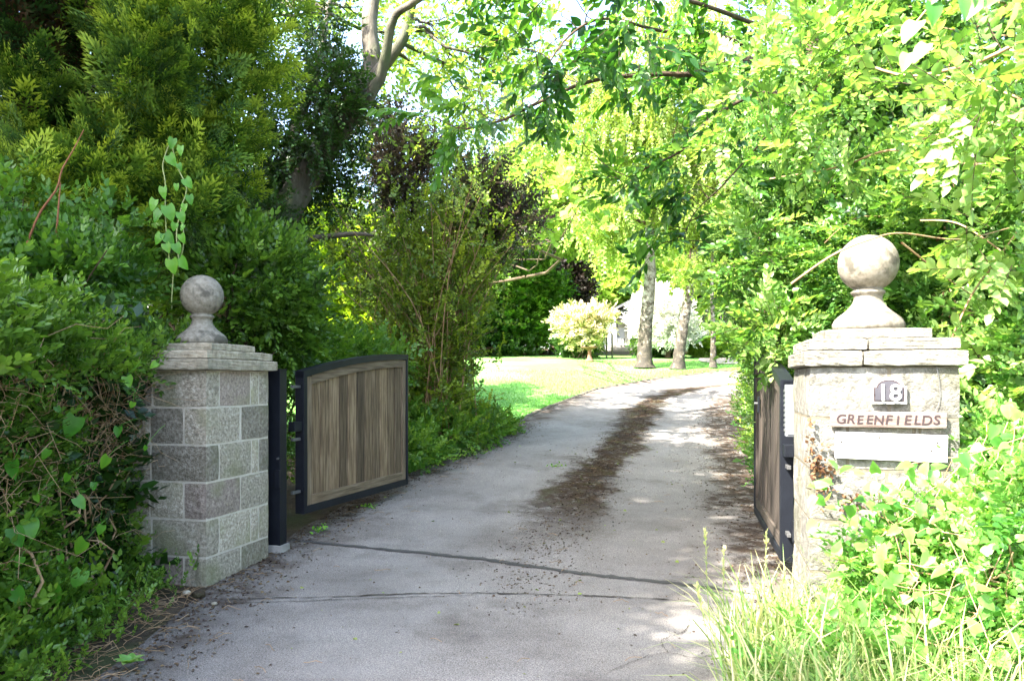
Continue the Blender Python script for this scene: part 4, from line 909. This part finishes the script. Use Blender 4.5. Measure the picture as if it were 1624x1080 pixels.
# small white sign, garden obelisk posts
sg = empty('garden_sign', (P(1055, 560, 25.6).x, 25.6, zt(25.6)), 0, 'tiny white marker sign on a peg between the birch trunks', 'sign')
bmobj('plate', boxbm(-.13, .13, -.01, .01, .12, .24, .004), M_white, sg); bmobj('peg', boxbm(-.012, .012, -.009, .009, -.05, .119), M_brown, sg)
ob = empty('rose_arch', (P(965, 560, 25.5).x, 25.5, zt(25.5)), 0, 'slim dark garden arch posts before the white house', 'garden arch')
for dx in (-.06, .12): cyl('post', .03, .8, M_edge, ob, (dx, 0, .38), seg=8)
A = Acc(); A.tube(smooth_path([(-.06, 0, .77), (-.02, 0, .84), (.08, 0, .84), (.12, 0, .77)], 8), .02, 6); o = A.build('hoop', M_edge); o.parent = ob
# house
hd = 37.0; hz = zt(hd)
hs = empty('bungalow', (P(1000, 560, hd).x, hd, hz), 0, 'white bungalow with grey roof glimpsed between the birch trunks', 'house')
bx = hs.location.x
def hb(name, x0, x1, y0, y1, z0, z1, mat, par=hs, bev=0.0): return bmobj(name, boxbm(x0 - (0 if par is not hs else bx), x1 - (0 if par is not hs else bx), y0, y1, z0, z1, bev), mat, par)
X = lambda x, d=hd: P(x, 560, d).x
hb('wall', X(972), X(1112), 1.2, 6, -.1, 1.9, M_house)
hb('wall', X(1112) + .002, X(1175), -.4, 6, -.1, 2.6, M_house)
def gable(name, x0, x1, y0, y1, z0, z1):
    bm = bmesh.new(); xm = (x0 + x1) / 2; th = .12
    V = [bm.verts.new((q[0] - bx, q[1], q[2])) for q in ((x0, y0, z0), (xm, y0, z1), (x1, y0, z0), (x0, y1, z0), (xm, y1, z1), (x1, y1, z0), (x0, y0, z0 + th), (xm, y0, z1 + th), (x1, y0, z0 + th), (x0, y1, z0 + th), (xm, y1, z1 + th), (x1, y1, z0 + th))]
    for f in ((0, 1, 4, 3), (1, 2, 5, 4), (6, 9, 10, 7), (7, 10, 11, 8), (0, 6, 7, 1), (1, 7, 8, 2), (3, 4, 10, 9), (4, 5, 11, 10), (0, 3, 9, 6), (2, 8, 11, 5)): bm.faces.new([V[i] for i in f])
    bmesh.ops.recalc_face_normals(bm, faces=bm.faces); bmobj(name, bm, M_roof, hs)
    bm = bmesh.new(); t = [bm.verts.new((q[0] - bx, q[1], q[2])) for q in ((x0 + .3, y0 + .35, z0 + .02), (x1 - .3, y0 + .35, z0 + .02), (xm, y0 + .35, z1 - .04), (x0 + .3, y0 + .5, z0 + .02), (x1 - .3, y0 + .5, z0 + .02), (xm, y0 + .5, z1 - .04))]
    for f in ((0, 1, 2), (3, 5, 4), (0, 3, 4, 1), (1, 4, 5, 2), (2, 5, 3, 0)): bm.faces.new([t[i] for i in f])
    bmobj('gable_end', bm, M_house, hs)
gable('roof', X(965), X(1116), -.2, 6.4, 1.75, 2.9); gable('roof', X(1085), X(1205), -.9, 6.4, 2.62, 3.6)
hb('porch_post', X(972), X(976), -.1, .05, 0, 1.74, M_white); hb('porch_post', X(996), X(999), -.1, .05, 0, 1.74, M_white)
f = hb('door', X(985), X(1003), 1.15, 1.19, 0, 1.6, M_white, bev=.01)
for x0, x1, y, za, zb in ((976, 983, 1.17, .3, 1.55), (1118, 1140, -.43, .9, 1.9), (1146, 1165, -.43, .9, 1.9), (1030, 1060, 1.17, .6, 1.5)):
    wf = hb('window', X(x0), X(x1), y - .03, y + .02, za, zb, M_white); mx_ = (X(x0) + X(x1)) / 2 - bx
    for a, b_ in ((X(x0) - bx + .06, mx_ - .03), (mx_ + .03, X(x1) - bx - .06)):
        g = bmobj('pane', boxbm(a, b_, y - .036, y - .0305, za + .06, zb - .06), M_glass, wf)
for i in range(3): hb('step', X(966) - .1, X(1004), -.9 + .3 * i - .6, .6, -.15 + .12 * i, -.03 + .12 * i + .0, M_conc)
gc = empty('garden_chair', (P(988, 545, 36.0).x, 36.0, zt(36.0) + .15), .4, 'small blue-white garden chair on the house terrace', 'chair')
bmobj('seat', boxbm(-.2, .2, -.2, .2, .40, .43, .005), M_greybox, gc); bmobj('backrest', boxbm(-.2, .2, .18, .21, .431, .9, .005), M_greybox, gc)
for sx_ in (-1, 1):
    for sy_ in (-1, 1): bmobj('leg', boxbm(sx_ * .18 - .015, sx_ * .18 + .015, sy_ * .18 - .015, sy_ * .18 + .015, 0, .399), M_greybox, gc)
# far trees closing the view
k = 0
far = []
for x, yt, d, r_, m, kind in [(420, 300, 24, 3.2, M_dark, 'dark'), (560, 410, 30, 2.6, M_yel, 'green'), (680, 400, 34, 2.6, M_lime, 'lime'), (500, 380, 38, 4.0, M_lime, 'lime'), (760, 350, 44, 3.4, M_mid, 'green'),
                              (930, 300, 46, 4.2, M_birch, 'pale'), (1010, 200, 50, 5, M_birch, 'pale'), (880, 260, 52, 4.2, M_lime, 'lime'), (1100, 150, 48, 5.5, M_birch, 'pale'), (1180, 200, 36, 4.5, M_mid, 'green'), (1230, 80, 30, 4.0, M_lime, 'lime'),
                              (300, 200, 30, 4.5, M_mid, 'green'), (120, 200, 26, 4, M_dark, 'dark'), (-80, 150, 24, 4, M_dark, 'dark'), (620, 400, 27, 1.9, M_yel, 'yellow'), (980, 380, 42, 2.8, M_lime, 'lime'), (1060, 400, 44, 2.6, M_mid, 'green'),
                              (1330, 60, 26, 4.2, M_mid, 'green'), (1480, 0, 24, 4.5, M_mid, 'green'), (1650, -50, 22, 4.5, M_mid, 'green')]:
    rz_ = (P(x, yt, d).z - zt(d)) * .5
    far.append((x, yt, d, r_, m, kind, rz_))
fl_lab = ['dark evergreen rising far behind the granite pillar', 'broad green tree far behind the yellow-green shrub', 'lime green tree far behind the arching shrub', 'tall lime tree seen far beyond the leaning trunk', 'green tree far behind the purple plum',
          'pale green tree standing far behind the peach shrub', 'tall pale tree directly behind the left birch crown', 'tall lime tree far above the rounded green tree', 'tall pale tree behind the right birch crown', 'green tree beyond the drive bend', 'tall lime tree beyond the drive bend on the right',
          'green tree behind the cypress', 'dark tree behind the left of the cypress', 'dark tree at the far left behind the cypress', 'yellow bush-like tree behind the brown gate', 'lime tree right behind the white bungalow\'s porch', 'green tree behind the bungalow roof',
          'green tree deep behind the numbered pillar\'s hedge', 'green tree further right behind the sunlit hedge', 'green tree at the far right behind the sunlit hedge']
for (x, yt, d, r_, m, kind, rz_), lb in zip(far, fl_lab):
    bgtree('broadleaf_tree', lb, 'tree', x, yt, d, r_, rz_, 650, m, 1.1, group='trees closing the view beyond the garden', ry=r_ * .7, lump=.3)
A = Acc(); n = 4000; x = rng.uniform(-45, 60, n); y = 52 + .02 * x ** 2 * 0 + rng.uniform(0, 6, n); z = np.array([zt(q) for q in y]) + rng.uniform(0, 1, n) ** .8 * (4.5 + 1.2 * np.sin(x * .35) + .8 * np.sin(x * .9))
leafy(A, TW_far, np.stack([x, y, z], 1), np.tile([0, -.6, .5], (n, 1)), 1.8, tone=(.1, .7)); 
A.build('distant_wood', [M_mid, M_brown])['kind'] = 'stuff'
# lawn grass
A = Acc(); n = 42000; y = 11 + 13 * rng.uniform(0, 1, n) ** 1.2; L0 = np.array([lx(q) if q < 20.6 else 9 for q in y]); x = L0 - .08 - rng.uniform(0, 1, n) ** 1.4 * 7.0
p = np.stack([x, y, np.array([zt(q) for q in y])], 1); b3 = (np.array([(-.09, 0, 0), (.09, 0, 0), (0, 1, 0)]), np.array([(0, 1, 2)]), np.zeros(1, int), np.zeros(3))
leafy(A, [b3], p, np.tile([.0, 0, 1.0], (n, 1)), .05, up=.5, rnd=.35, tone=(.2, .9)); A.build('grass', [M_grass])['kind'] = 'stuff'

# ---------------------------------------------------------------- right side planting
# long sunlit hedge beside the drive
root = empty('sunlit_hedge', (3.6, 7.5, .1), 0, 'huge sunlit light green hedge spilling around the numbered pillar', 'hedge')
A = Acc(); W = Acc()
HB_ = [((3.45, 5.6, .9), (.95, .8, 1.15), 1500), ((3.6, 5.9, 2.4), (1.25, 1.0, 1.0), 2100), ((3.3, 7.2, 1.6), (.85, 1.1, 1.3), 1700), ((3.3, 7.6, 3.2), (1.1, 1.2, 1.1), 1600), ((3.9, 6.3, 4.0), (1.5, 1.2, 1.2), 1500),
       ((4.1, 9.4, 2.2), (.9, 1.3, 1.7), 1000), ((4.0, 9.6, 4.6), (1.2, 1.4, 1.5), 1000), ((4.9, 12.2, 3.0), (1.1, 1.5, 2.2), 700), ((4.9, 12.2, 5.8), (1.3, 1.5, 1.8), 600), ((3.1, 5.4, 1.75), (.5, .4, .5), 400), ((4.7, 5.2, 3.2), (1.2, .9, 1.3), 1000), ((4.1, 4.8, 1.6), (.85, .6, 1.1), 1000),
       ((5.6, 15.2, 3.6), (1.1, 1.3, 2.3), 500), ((3.1, 8.3, .9), (.5, .8, .7), 400), ((2.55, 7.4, 2.0), (.35, .5, .5), 260)]
for c, r_, n in HB_:
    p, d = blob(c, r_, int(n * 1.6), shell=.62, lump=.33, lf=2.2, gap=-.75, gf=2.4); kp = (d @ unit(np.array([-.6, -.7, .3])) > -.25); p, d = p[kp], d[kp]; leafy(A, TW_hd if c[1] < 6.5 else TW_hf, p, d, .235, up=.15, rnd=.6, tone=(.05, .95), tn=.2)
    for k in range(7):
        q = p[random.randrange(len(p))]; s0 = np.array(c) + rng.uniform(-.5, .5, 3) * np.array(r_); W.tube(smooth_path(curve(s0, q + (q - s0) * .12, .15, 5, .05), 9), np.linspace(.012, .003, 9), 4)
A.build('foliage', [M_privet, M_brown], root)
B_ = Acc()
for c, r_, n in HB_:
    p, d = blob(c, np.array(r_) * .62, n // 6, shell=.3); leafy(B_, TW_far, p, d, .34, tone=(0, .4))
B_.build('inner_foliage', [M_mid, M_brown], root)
# arching bare branches over the hedge face
for pts, r_ in (([P(1640, 240, 4.4), P(1550, 262, 4.5), P(1420, 238, 4.7), P(1330, 265, 5), P(1215, 285, 5.4)], .010), ([P(1640, 55, 4.2), P(1560, 95, 4.4), P(1500, 112, 4.5), P(1430, 120, 4.7), P(1340, 90, 5), P(1290, 75, 5.2)], .012), ([P(1640, 165, 4.3), P(1540, 130, 4.5), P(1450, 115, 4.7)], .008),
                ([P(1255, 450, 3.9), P(1320, 405, 3.8), P(1380, 380, 3.75), P(1430, 370, 3.8), P(1520, 380, 4.0), P(1600, 362, 4.3)], .006), ([P(1430, 385, 4.0), P(1500, 440, 4.2), P(1560, 480, 4.4)], .005), ([P(1460, 350, 4.6), P(1520, 355, 4.4), P(1590, 400, 4.2), P(1624, 430, 4.1)], .006),
                ([P(1500, 560, 4.2), P(1540, 470, 4.2), P(1590, 400, 4.2), P(1640, 330, 4.2)], .006), ([P(1624, 190, 4.2), P(1540, 200, 4.4), P(1450, 225, 4.6)], .007), ([P(1530, 440, 4.15), P(1580, 430, 4.1), P(1640, 420, 4.1)], .004)):
    W.tube(smooth_path(pts, 22), np.linspace(r_, r_ * .5, 22), 6)
W.build('branches', M_tan, root)
A = Acc()   # dangling sprays in front, larger leaves
for c, r_, n in (((P(1560, 330, 3.9)), (.45, .3, .5), 90), (P(1600, 150, 3.6), (.4, .3, .35), 70), (P(1330, 160, 4.8), (.8, .4, .6), 160), (P(1310, 40, 6.3), (.5, .4, .5), 150), (P(1200, 420, 6.5), (.3, .4, .5), 110), (P(1230, 530, 6.0), (.28, .3, .22), 110), (P(1620, 560, 4.2), (.25, .25, .6), 100)):
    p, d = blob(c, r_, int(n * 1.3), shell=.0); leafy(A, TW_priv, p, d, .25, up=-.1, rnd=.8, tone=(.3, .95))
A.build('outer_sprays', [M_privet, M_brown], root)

# cherry-like tree reaching over the drive from the right
root = empty('cherry_tree', (3.9, 8.4, zt(8.4)), 0, 'cherry tree whose leafy dark branches overhang the drive from the right', 'tree')
tb = [Vector((3.9, 8.4, .1)), Vector((3.7, 8.3, 2.2)), P(1290, 100, 8.0), P(1330, -80, 7.9)]
T = Acc(); T.tube(smooth_path(tb, 14), np.linspace(.13, .045, 14), 10, rough=.04); T.build('trunk', M_brown, root, smooth=True)
mains = [([P(1290, 110, 8), P(1215, 95, 7.4), P(1160, 100, 7.1), P(1100, 118, 6.9), P(1040, 118, 6.8), P(940, 128, 6.7), P(860, 160, 6.6), P(800, 190, 6.5), P(740, 205, 6.5)], .035),
         ([P(1285, 150, 8), P(1200, 150, 7.4), P(1120, 195, 7.2), P(1080, 240, 7.1), P(1020, 270, 7.0), P(985, 305, 7)], .022),
         ([P(1215, 95, 7.4), P(1150, 60, 7.0), P(1050, 50, 6.6), P(960, 30, 6.3), P(900, 60, 6.2), P(860, 120, 6.2)], .022),
         ([P(1250, 60, 7.6), P(1120, 10, 6.6), P(1000, -20, 6), P(900, -10, 5.6)], .025),
         ([P(1230, 200, 7.4), P(1150, 290, 7.2), P(1100, 340, 7.2), P(1085, 385, 7.2)], .010)]
B = []
for pts, r_ in mains:
    Wm = Acc(); pth = smooth_path(pts, 24); B.append(pth); Wm.tube(pth, np.linspace(r_, r_ * .22, 24), 7, rough=.05); Wm.build('branch', M_brown, root, smooth=True)
W = Acc(); A = Acc(); big = []
for bi, pth in enumerate(B):
    for j in range(5, 24):
        for k in range((2, 1, 1, 1, 1)[bi] if (j > 11 or bi == 0) or j % 2 else 0):
            s0 = pth[j]; dd = np.array([random.gauss(-.25, .5), random.gauss(-.1, .45), random.gauss(.02, .28)]) * random.uniform(.3, .9)
            tw_ = curve(s0, s0 + dd, .04, 6, .05); tw_ = smooth_path(tw_, 8); W.tube(tw_, np.linspace(.006, .002, 8), 3)
            p = tw_[[3, 5, 6, 7]] + rng.normal(size=(4, 3)) * .03; dr = np.tile(unit(dd), (4, 1))
            leafy(A, TW_big, p, dr, .25, up=-.15, rnd=.35, tone=(.1, .85), svar=.2, tn=.2)
            if len(big) < 900: big.append((tw_[-1], dd)); big.append((tw_[5], dd))
W.build('twigs', M_brown, root); A.build('foliage', [M_cherry, M_brown], root)
random.shuffle(big)
for p_, dd in big[:230]:
    d = Vector((dd[0] + random.gauss(0, .3), dd[1] + random.gauss(0, .3), -.35 + random.gauss(0, .25)))
    place_leaf(random.choice(HC), root, p_ + rng.normal(size=3) * .02, d, (random.gauss(0, .35), random.gauss(-.3, .35), 1), random.uniform(.085, .125))
# sprig of leaves hanging near the lens at top right
root = empty('overhanging_sprig', P(1560, -60, 2.1), 0, 'large soft-focus leaves hanging into the top right corner', 'branch')
W = Acc(); W.tube(smooth_path([P(1700, -120, 2.0), P(1600, -40, 2.1), P(1500, -10, 2.1), P(1450, 40, 2.15)], 12), .003, 5); W.build('stem', M_tan, root)
for x, y, s_ in [(1455, 50, 1), (1480, 20, .9), (1520, 0, 1.1), (1560, 10, 1.1), (1590, -10, 1.2), (1610, 20, 1), (1540, -20, 1), (1470, 85, .8), (1440, 100, .7), (1500, -15, 1)]:
    place_leaf(random.choice(HV), root, P(x, y - 15, 2.05 + random.uniform(-.1, .1)), (random.uniform(-.8, .4), random.uniform(-.3, .3), -.7), (random.uniform(-.4, .4), -.6, .8), .075 * s_)

# verge shrubs at right of the drive
for (x, y, h, m, lb) in ((3.35, 9.6, .9, M_yel, 'yellow-green shrub on the right verge just past the gate'), (3.75, 11.2, 1.1, M_mid, 'green shrub on the right verge below the tall hedge'), (4.3, 13.2, 1.2, M_yel, 'yellow-tinged shrub on the right verge near the bend'), (3.0, 8.0, .6, M_grass, 'low tufted shrub beside the edge-on gate')):
    z = zt(y); plant('verge_shrub', lb, 'bush', Vector((x, y, z)), [((x, y, z + h * .5), (.38, .6, h * .55), 600)], TW_tiny, .24, m, M_brown, stems=5, stem_r=.01, shell=.2, up=.8, tone=(.0, .8))
# lit grass at the foot of the right pillar
A = Acc(); n = 2900; y = rng.uniform(2.3, 3.9, n); x = .12 + .25 * y + .95 * rng.uniform(0, 1, n) ** .9
bl5 = (np.array([(-.011, 0, 0), (.011, 0, 0), (.009, .4, .02), (-.009, .4, .02), (.006, .75, -.03), (-.006, .75, -.03), (0, 1, -.16)]), np.array([(0, 1, 2), (0, 2, 3), (3, 2, 4), (3, 4, 5), (5, 4, 6)]), np.zeros(5, int), np.array([-.15, -.15, 0, 0, .1, .1, .15]))
bl6 = (np.array([(-.008, 0, 0), (.008, 0, 0), (.007, .4, .0), (-.007, .4, .0), (.005, .72, -.12), (-.005, .72, -.12), (0, .86, -.42)]), bl5[1], bl5[2], bl5[3])
p = np.stack([x, y, np.zeros(n)], 1); leafy(A, [bl5, bl6, bl6], p, np.tile([-.12, -.05, 1.0], (n, 1)), .44, up=.3, rnd=.30, tone=(-.1, .95), svar=.45)
n = 1500; x = rng.uniform(1.5, 3.0, n); y = rng.uniform(2.2, 4.0, n); leafy(A, [bl5], np.stack([x, y, np.zeros(n)], 1), np.tile([0, 0, 1.0], (n, 1)), .34, up=.3, rnd=.35, tone=(.0, .8))
A.build('pale_grass', [M_dry])['kind'] = 'stuff'
def seed_stalk(x, y, yt, d, lab):
    b = P(x, 0, d); b.z = 0; t = P(y, yt, d - .05); root = empty('grass_stalk', b, 0, lab, 'grass stalk', 'tall seeding grass stalks')
    W = Acc(); pth = smooth_path([b, (b + t) / 2 + Vector((-.02, 0, .03)), t], 12); W.tube(pth, np.linspace(.002, .0012, 12), 4); W.build('stalk', [M_dry], root)
    A = Acc(); m = 34; f = rng.uniform(.72, 1.0, m); p = np.stack([np.interp(f, np.linspace(0, 1, 12), pth[:, i]) for i in range(3)], 1); leafy(A, [leaf4(.2)], p, np.tile([0, 0, 1.0], (m, 1)), .022, rnd=.5, tone=(.6, 1)); A.build('seed_head', [M_dry], root)
for i, a in enumerate(((1150, 1118, 838, 3.1), (1165, 1148, 868, 3.15), (1225, 1216, 842, 3.3), (1240, 1244, 905, 3.3), (1180, 1105, 930, 2.9))):
    seed_stalk(*a, ['tallest leftmost seeding grass stalk leaning over the drive', 'seeding grass stalk second from the left', 'upright seeding stalk in front of the edge-on gate', 'short seeding stalk beside the pillar foot', 'low seeding stalk bending furthest over the drive'][i])

# foreground vine in front of right pillar
root = empty('climbing_hydrangea', (2.2, 3.2, 0), 0, 'bright broad-leaved climber sprawling over the numbered pillar\'s lower half', 'climber')
W = Acc(); LP_ = []
zones = [((1330, 800), (60, 60), 3.55, 34), ((1400, 860), (90, 90), 3.45, 60), ((1430, 770), (60, 50), 3.5, 34), ((1480, 900), (110, 120), 3.3, 80), ((1560, 800), (80, 100), 3.35, 60), ((1590, 950), (60, 110), 3.1, 60), ((1600, 700), (50, 60), 3.4, 26), ((1540, 740), (40, 30), 3.5, 18), ((1400, 990), (90, 70), 3.2, 55), ((1520, 1040), (110, 60), 3.0, 50)]
for (cx, cy), (ax, ay), d0, n in zones:
    for k in range(n):
        a = random.uniform(0, 6.28); q = random.random() ** .5; x, y = cx + math.cos(a) * ax * q, cy + math.sin(a) * ay * q
        if x < 1290 or (y < 735 and x < 1500): continue
        LP_.append((Vector(P(x, y, d0 + random.uniform(-.18, .12))), random.uniform(.05, .075)))
random.shuffle(LP_)
for p_, s_ in LP_[:298]:
    a = random.uniform(0, 6.28); place_leaf(random.choice(HV), root, p_, (math.cos(a), random.uniform(-.5, .1), math.sin(a) * .7 - .25), (-.35 + random.gauss(0, .35), -.7 + random.gauss(0, .3), .75), s_)
for k in range(60):
    p_ = random.choice(LP_)[0]; q = random.choice([z for z in LP_ if (z[0] - p_).length < .5])[0]; W.tube(curve(p_, q + Vector((0, .06, 0)), -.03, 6, .03), .0022, 4)
for k in range(14):
    p_ = random.choice(LP_)[0]; W.tube(curve(Vector((random.uniform(1.7, 2.8), 3.45, 0)), p_ + Vector((0, .05, 0)), .05, 7, .04), .004, 5)
W.build('stem', M_tan, root)
A = Acc(); B_ = Acc()
for c, r_, n in ((P(1430, 900, 3.62), (.26, .12, .20), 240), (P(1510, 990, 3.45), (.42, .2, .24), 420), (P(1590, 870, 3.55), (.28, .25, .36), 380), (P(1600, 730, 3.7), (.16, .2, .22), 130), (P(1460, 1050, 3.2), (.7, .3, .2), 380), (P(1650, 950, 3.2), (.4, .4, .55), 300), (P(1660, 560, 4.0), (.2, .3, .5), 160)):
    p, d = blob(c, r_, n, shell=.2); leafy(A, TW_hd, p, unit(d + [-.3, -.6, .3]), .18, up=.1, rnd=.7, tone=(.1, .95))
A.build('small_leaves', [M_vine, M_brown], root)
# rusty dead leaves on the pillar face
A = Acc(); n = 150; xs = np.concatenate([rng.normal(1300, 9, 90), rng.normal(1284, 3, 25), rng.normal(1345, 14, 35)]); ysx = np.concatenate([rng.normal(752, 22, 90), rng.uniform(660, 740, 25), rng.normal(795, 8, 35)])
p = np.array([tuple(onface(fx(a), fz(b, a), random.uniform(.012, .035))) for a, b in zip(xs, ysx)]); leafy(A, [leaf6(.35)], p, unit(rng.normal(size=(n, 3)) + [0, -.4, 0]), .026, rnd=.6, tone=(0, 1))
o = A.build('dead_leaves', [M_deadleaf]); tag(o, 'rusty dry leaves clinging to the face of the numbered pillar', 'dead leaves'); 

# ---------------------------------------------------------------- small things on the ground
A = Acc()
def litter(n, fx_, tone, size):
    pts = []
    while len(pts) < n:
        q = fx_()
        if q: pts.append(q)
    p = np.array([(a, b, zt(b) + .016) for a, b in pts]); N = len(p); d = rng.normal(size=(N, 3)); d[:, 2] *= .15
    nn = np.tile([0, 0, 1.0], (N, 1)) + rng.normal(size=(N, 3)) * .3; A.inst(leaf6(.3, .2, .15), p, basis(d, nn), size * rng.uniform(.4, 1.5, N), rng.uniform(*tone, N))
def mid_():
    y = random.uniform(4.6, 16); u_ = .53 + random.gauss(0, .045) - .02 * math.sin(y * 1.3); return (lx(y) + (rx(y) - lx(y)) * u_, y) if random.random() < min(1, (y - 4) / 3) else None
litter(6000, mid_, (-.2, .62), .016)
litter(3400, lambda: (lambda y: (lx(y) + abs(random.gauss(0, .22)), y))(random.uniform(3.4, 13)), (-.1, .75), .02)
litter(4200, lambda: (lambda y: (rx(y) - abs(random.gauss(0, .42)), y))(random.uniform(4.2, 15)), (-.2, .65), .018)
litter(700, lambda: (lambda y: (random.uniform(lx(y), rx(y)), y))(random.uniform(3.2, 12)), (-.1, .9), .014)
litter(90, lambda: (lambda y: (random.uniform(lx(y), rx(y)), y))(random.uniform(4, 12)), (.9, 1.0), .03)
A.build('leaf_litter', [M_litter])['kind'] = 'stuff'
A = Acc()
for i in range(240):
    if i < 150: y = random.uniform(3.5, 5.2); x = lx(y) - .02 - abs(random.gauss(0, .22)) + random.choice((0, .08))
    else: y = random.uniform(3.6, 10); x = random.uniform(lx(y), lx(y) + .8) if i % 2 else random.uniform(lx(y), rx(y))
    s0 = np.array([x, y, zt(y) + .02]); a = random.uniform(0, 6.28); L_ = random.uniform(.05, .3) if i < 150 else random.uniform(.03, .12)
    A.tube(curve(s0, s0 + np.array([math.cos(a) * L_, math.sin(a) * L_, random.uniform(0, .05 if i < 150 else .005)]), .01, 5, .05), .0016, 3)
A.build('dry_twigs', [M_tan])['kind'] = 'stuff'
A = Acc(); n = 900; y = rng.uniform(3.2, 5.3, n); x = np.array([lx(q) for q in y]) - .05 - rng.uniform(0, .5, n); leafy(A, TW_small, np.stack([x, y, rng.uniform(.0, .14, n)], 1)[:260], np.tile([.2, -.1, 1.0], (260, 1)), .12, tone=(.3, .95))
A.build('ground_weeds', [M_hedge, M_brown])['kind'] = 'stuff'
for x, y, s_, lb in ((315, 950, .045, 'largest brown stone lying at the granite pillar foot'), (296, 946, .028, 'small round stone left of the largest one at pillar foot'), (340, 962, .02, 'tiny stone right of the largest one at pillar foot')):
    g = G(x, y); bm = bmesh.new(); bmesh.ops.create_icosphere(bm, subdivisions=2, radius=s_)
    for v in bm.verts: v.co *= random.uniform(.85, 1.12); v.co.z *= .6
    tag(bmobj('stone', bm, M_soil if s_ > .04 else M_cap, None, (g.x, g.y, .012 + s_ * .45), smooth=True), lb, 'stone', 'loose stones by the pillar')
# bright weed rosette at the bottom left
root = empty('weed', (P(205, 1040, 3.75).x, 3.75, 0), 0, 'bright green weed rosette at the drive edge in bottom left corner', 'weed')
for i in range(11):
    a = i * 2.4; place_leaf(HV[3 + i % 3], root, root.location + Vector((0, 0, .05)), (math.cos(a), math.sin(a), .35 + .04 * i), (-math.cos(a) * .4, -math.sin(a) * .4, 1), .075)
for i, (x, y, lb) in enumerate(((505, 858, 'small green sprig growing under the brown gate hinge'), (585, 826, 'flat green weed in the tarmac beside the brown gate'), (885, 782, 'fallen green leaf spray in the mossy middle of the drive'))):
    g = G(x, y); g.z = .02 + zt(g.y); A = Acc(); n = 22 if i else 34; leafy(A, [leaf6(.3)], np.array(g)[None] + rng.normal(size=(n, 3)) * [.05, .05, .008 if i else .04], unit(rng.normal(size=(n, 3)) * [1, 1, .3]), .035, up=.2, tone=(.4, .95))
    [A.tube([np.array(g) + (0, 0, -.004), np.array(g) + rng.normal(size=3) * [.06, .06, .003] + (0, 0, .004)], .0015, 3) for _ in range(5)]; o = A.build('weed', [M_bind]); tag(o, lb, 'weed')

# ---------------------------------------------------------------- trees outside the frame that shade the gateway
k = (-SUN.x / SUN.z, -SUN.y / SUN.z)
def over(gx, gy, z): return (gx - k[0] * z, gy - k[1] * z, z)
bl = [(over(-.9, 3.0, 8.0), (1.5, 1.5, 1.2), 750), (over(-.7, 5.4, 8.6), (1.5, 1.6, 1.2), 800), (over(-.4, 7.8, 8.4), (1.7, 1.6, 1.2), 700), (over(-2.6, 4.6, 8.8), (1.5, 1.8, 1.2), 600), (over(-2.6, 7.2, 8.4), (1.5, 1.5, 1.1), 400), (over(.3, 1.6, 7.8), (1.2, 1.4, 1.0), 450), (over(.5, 9.8, 9.0), (1.5, 1.3, 1.0), 350), (over(1.25, 7.3, 9.0), (.9, 1.3, .9), 330), (over(1.6, 10.2, 9.4), (1.1, 1.2, .9), 330), (over(.6, 12.2, 9.6), (1.3, 1.0, .8), 260)]
tree('street_tree', 'tall broad tree outside the gateway that shades the drive', 'tree', Vector((-8.2, 1.0, 0)), [Vector((-8.0, 1.0, 4)), Vector((-7.0, 1.2, 7.5))], .3, bl, TW_far, .62, M_mid, M_bark, shell=.0, lump=.3)
print('TRIS', TRIS, 'OBJ', len(bpy.data.objects))
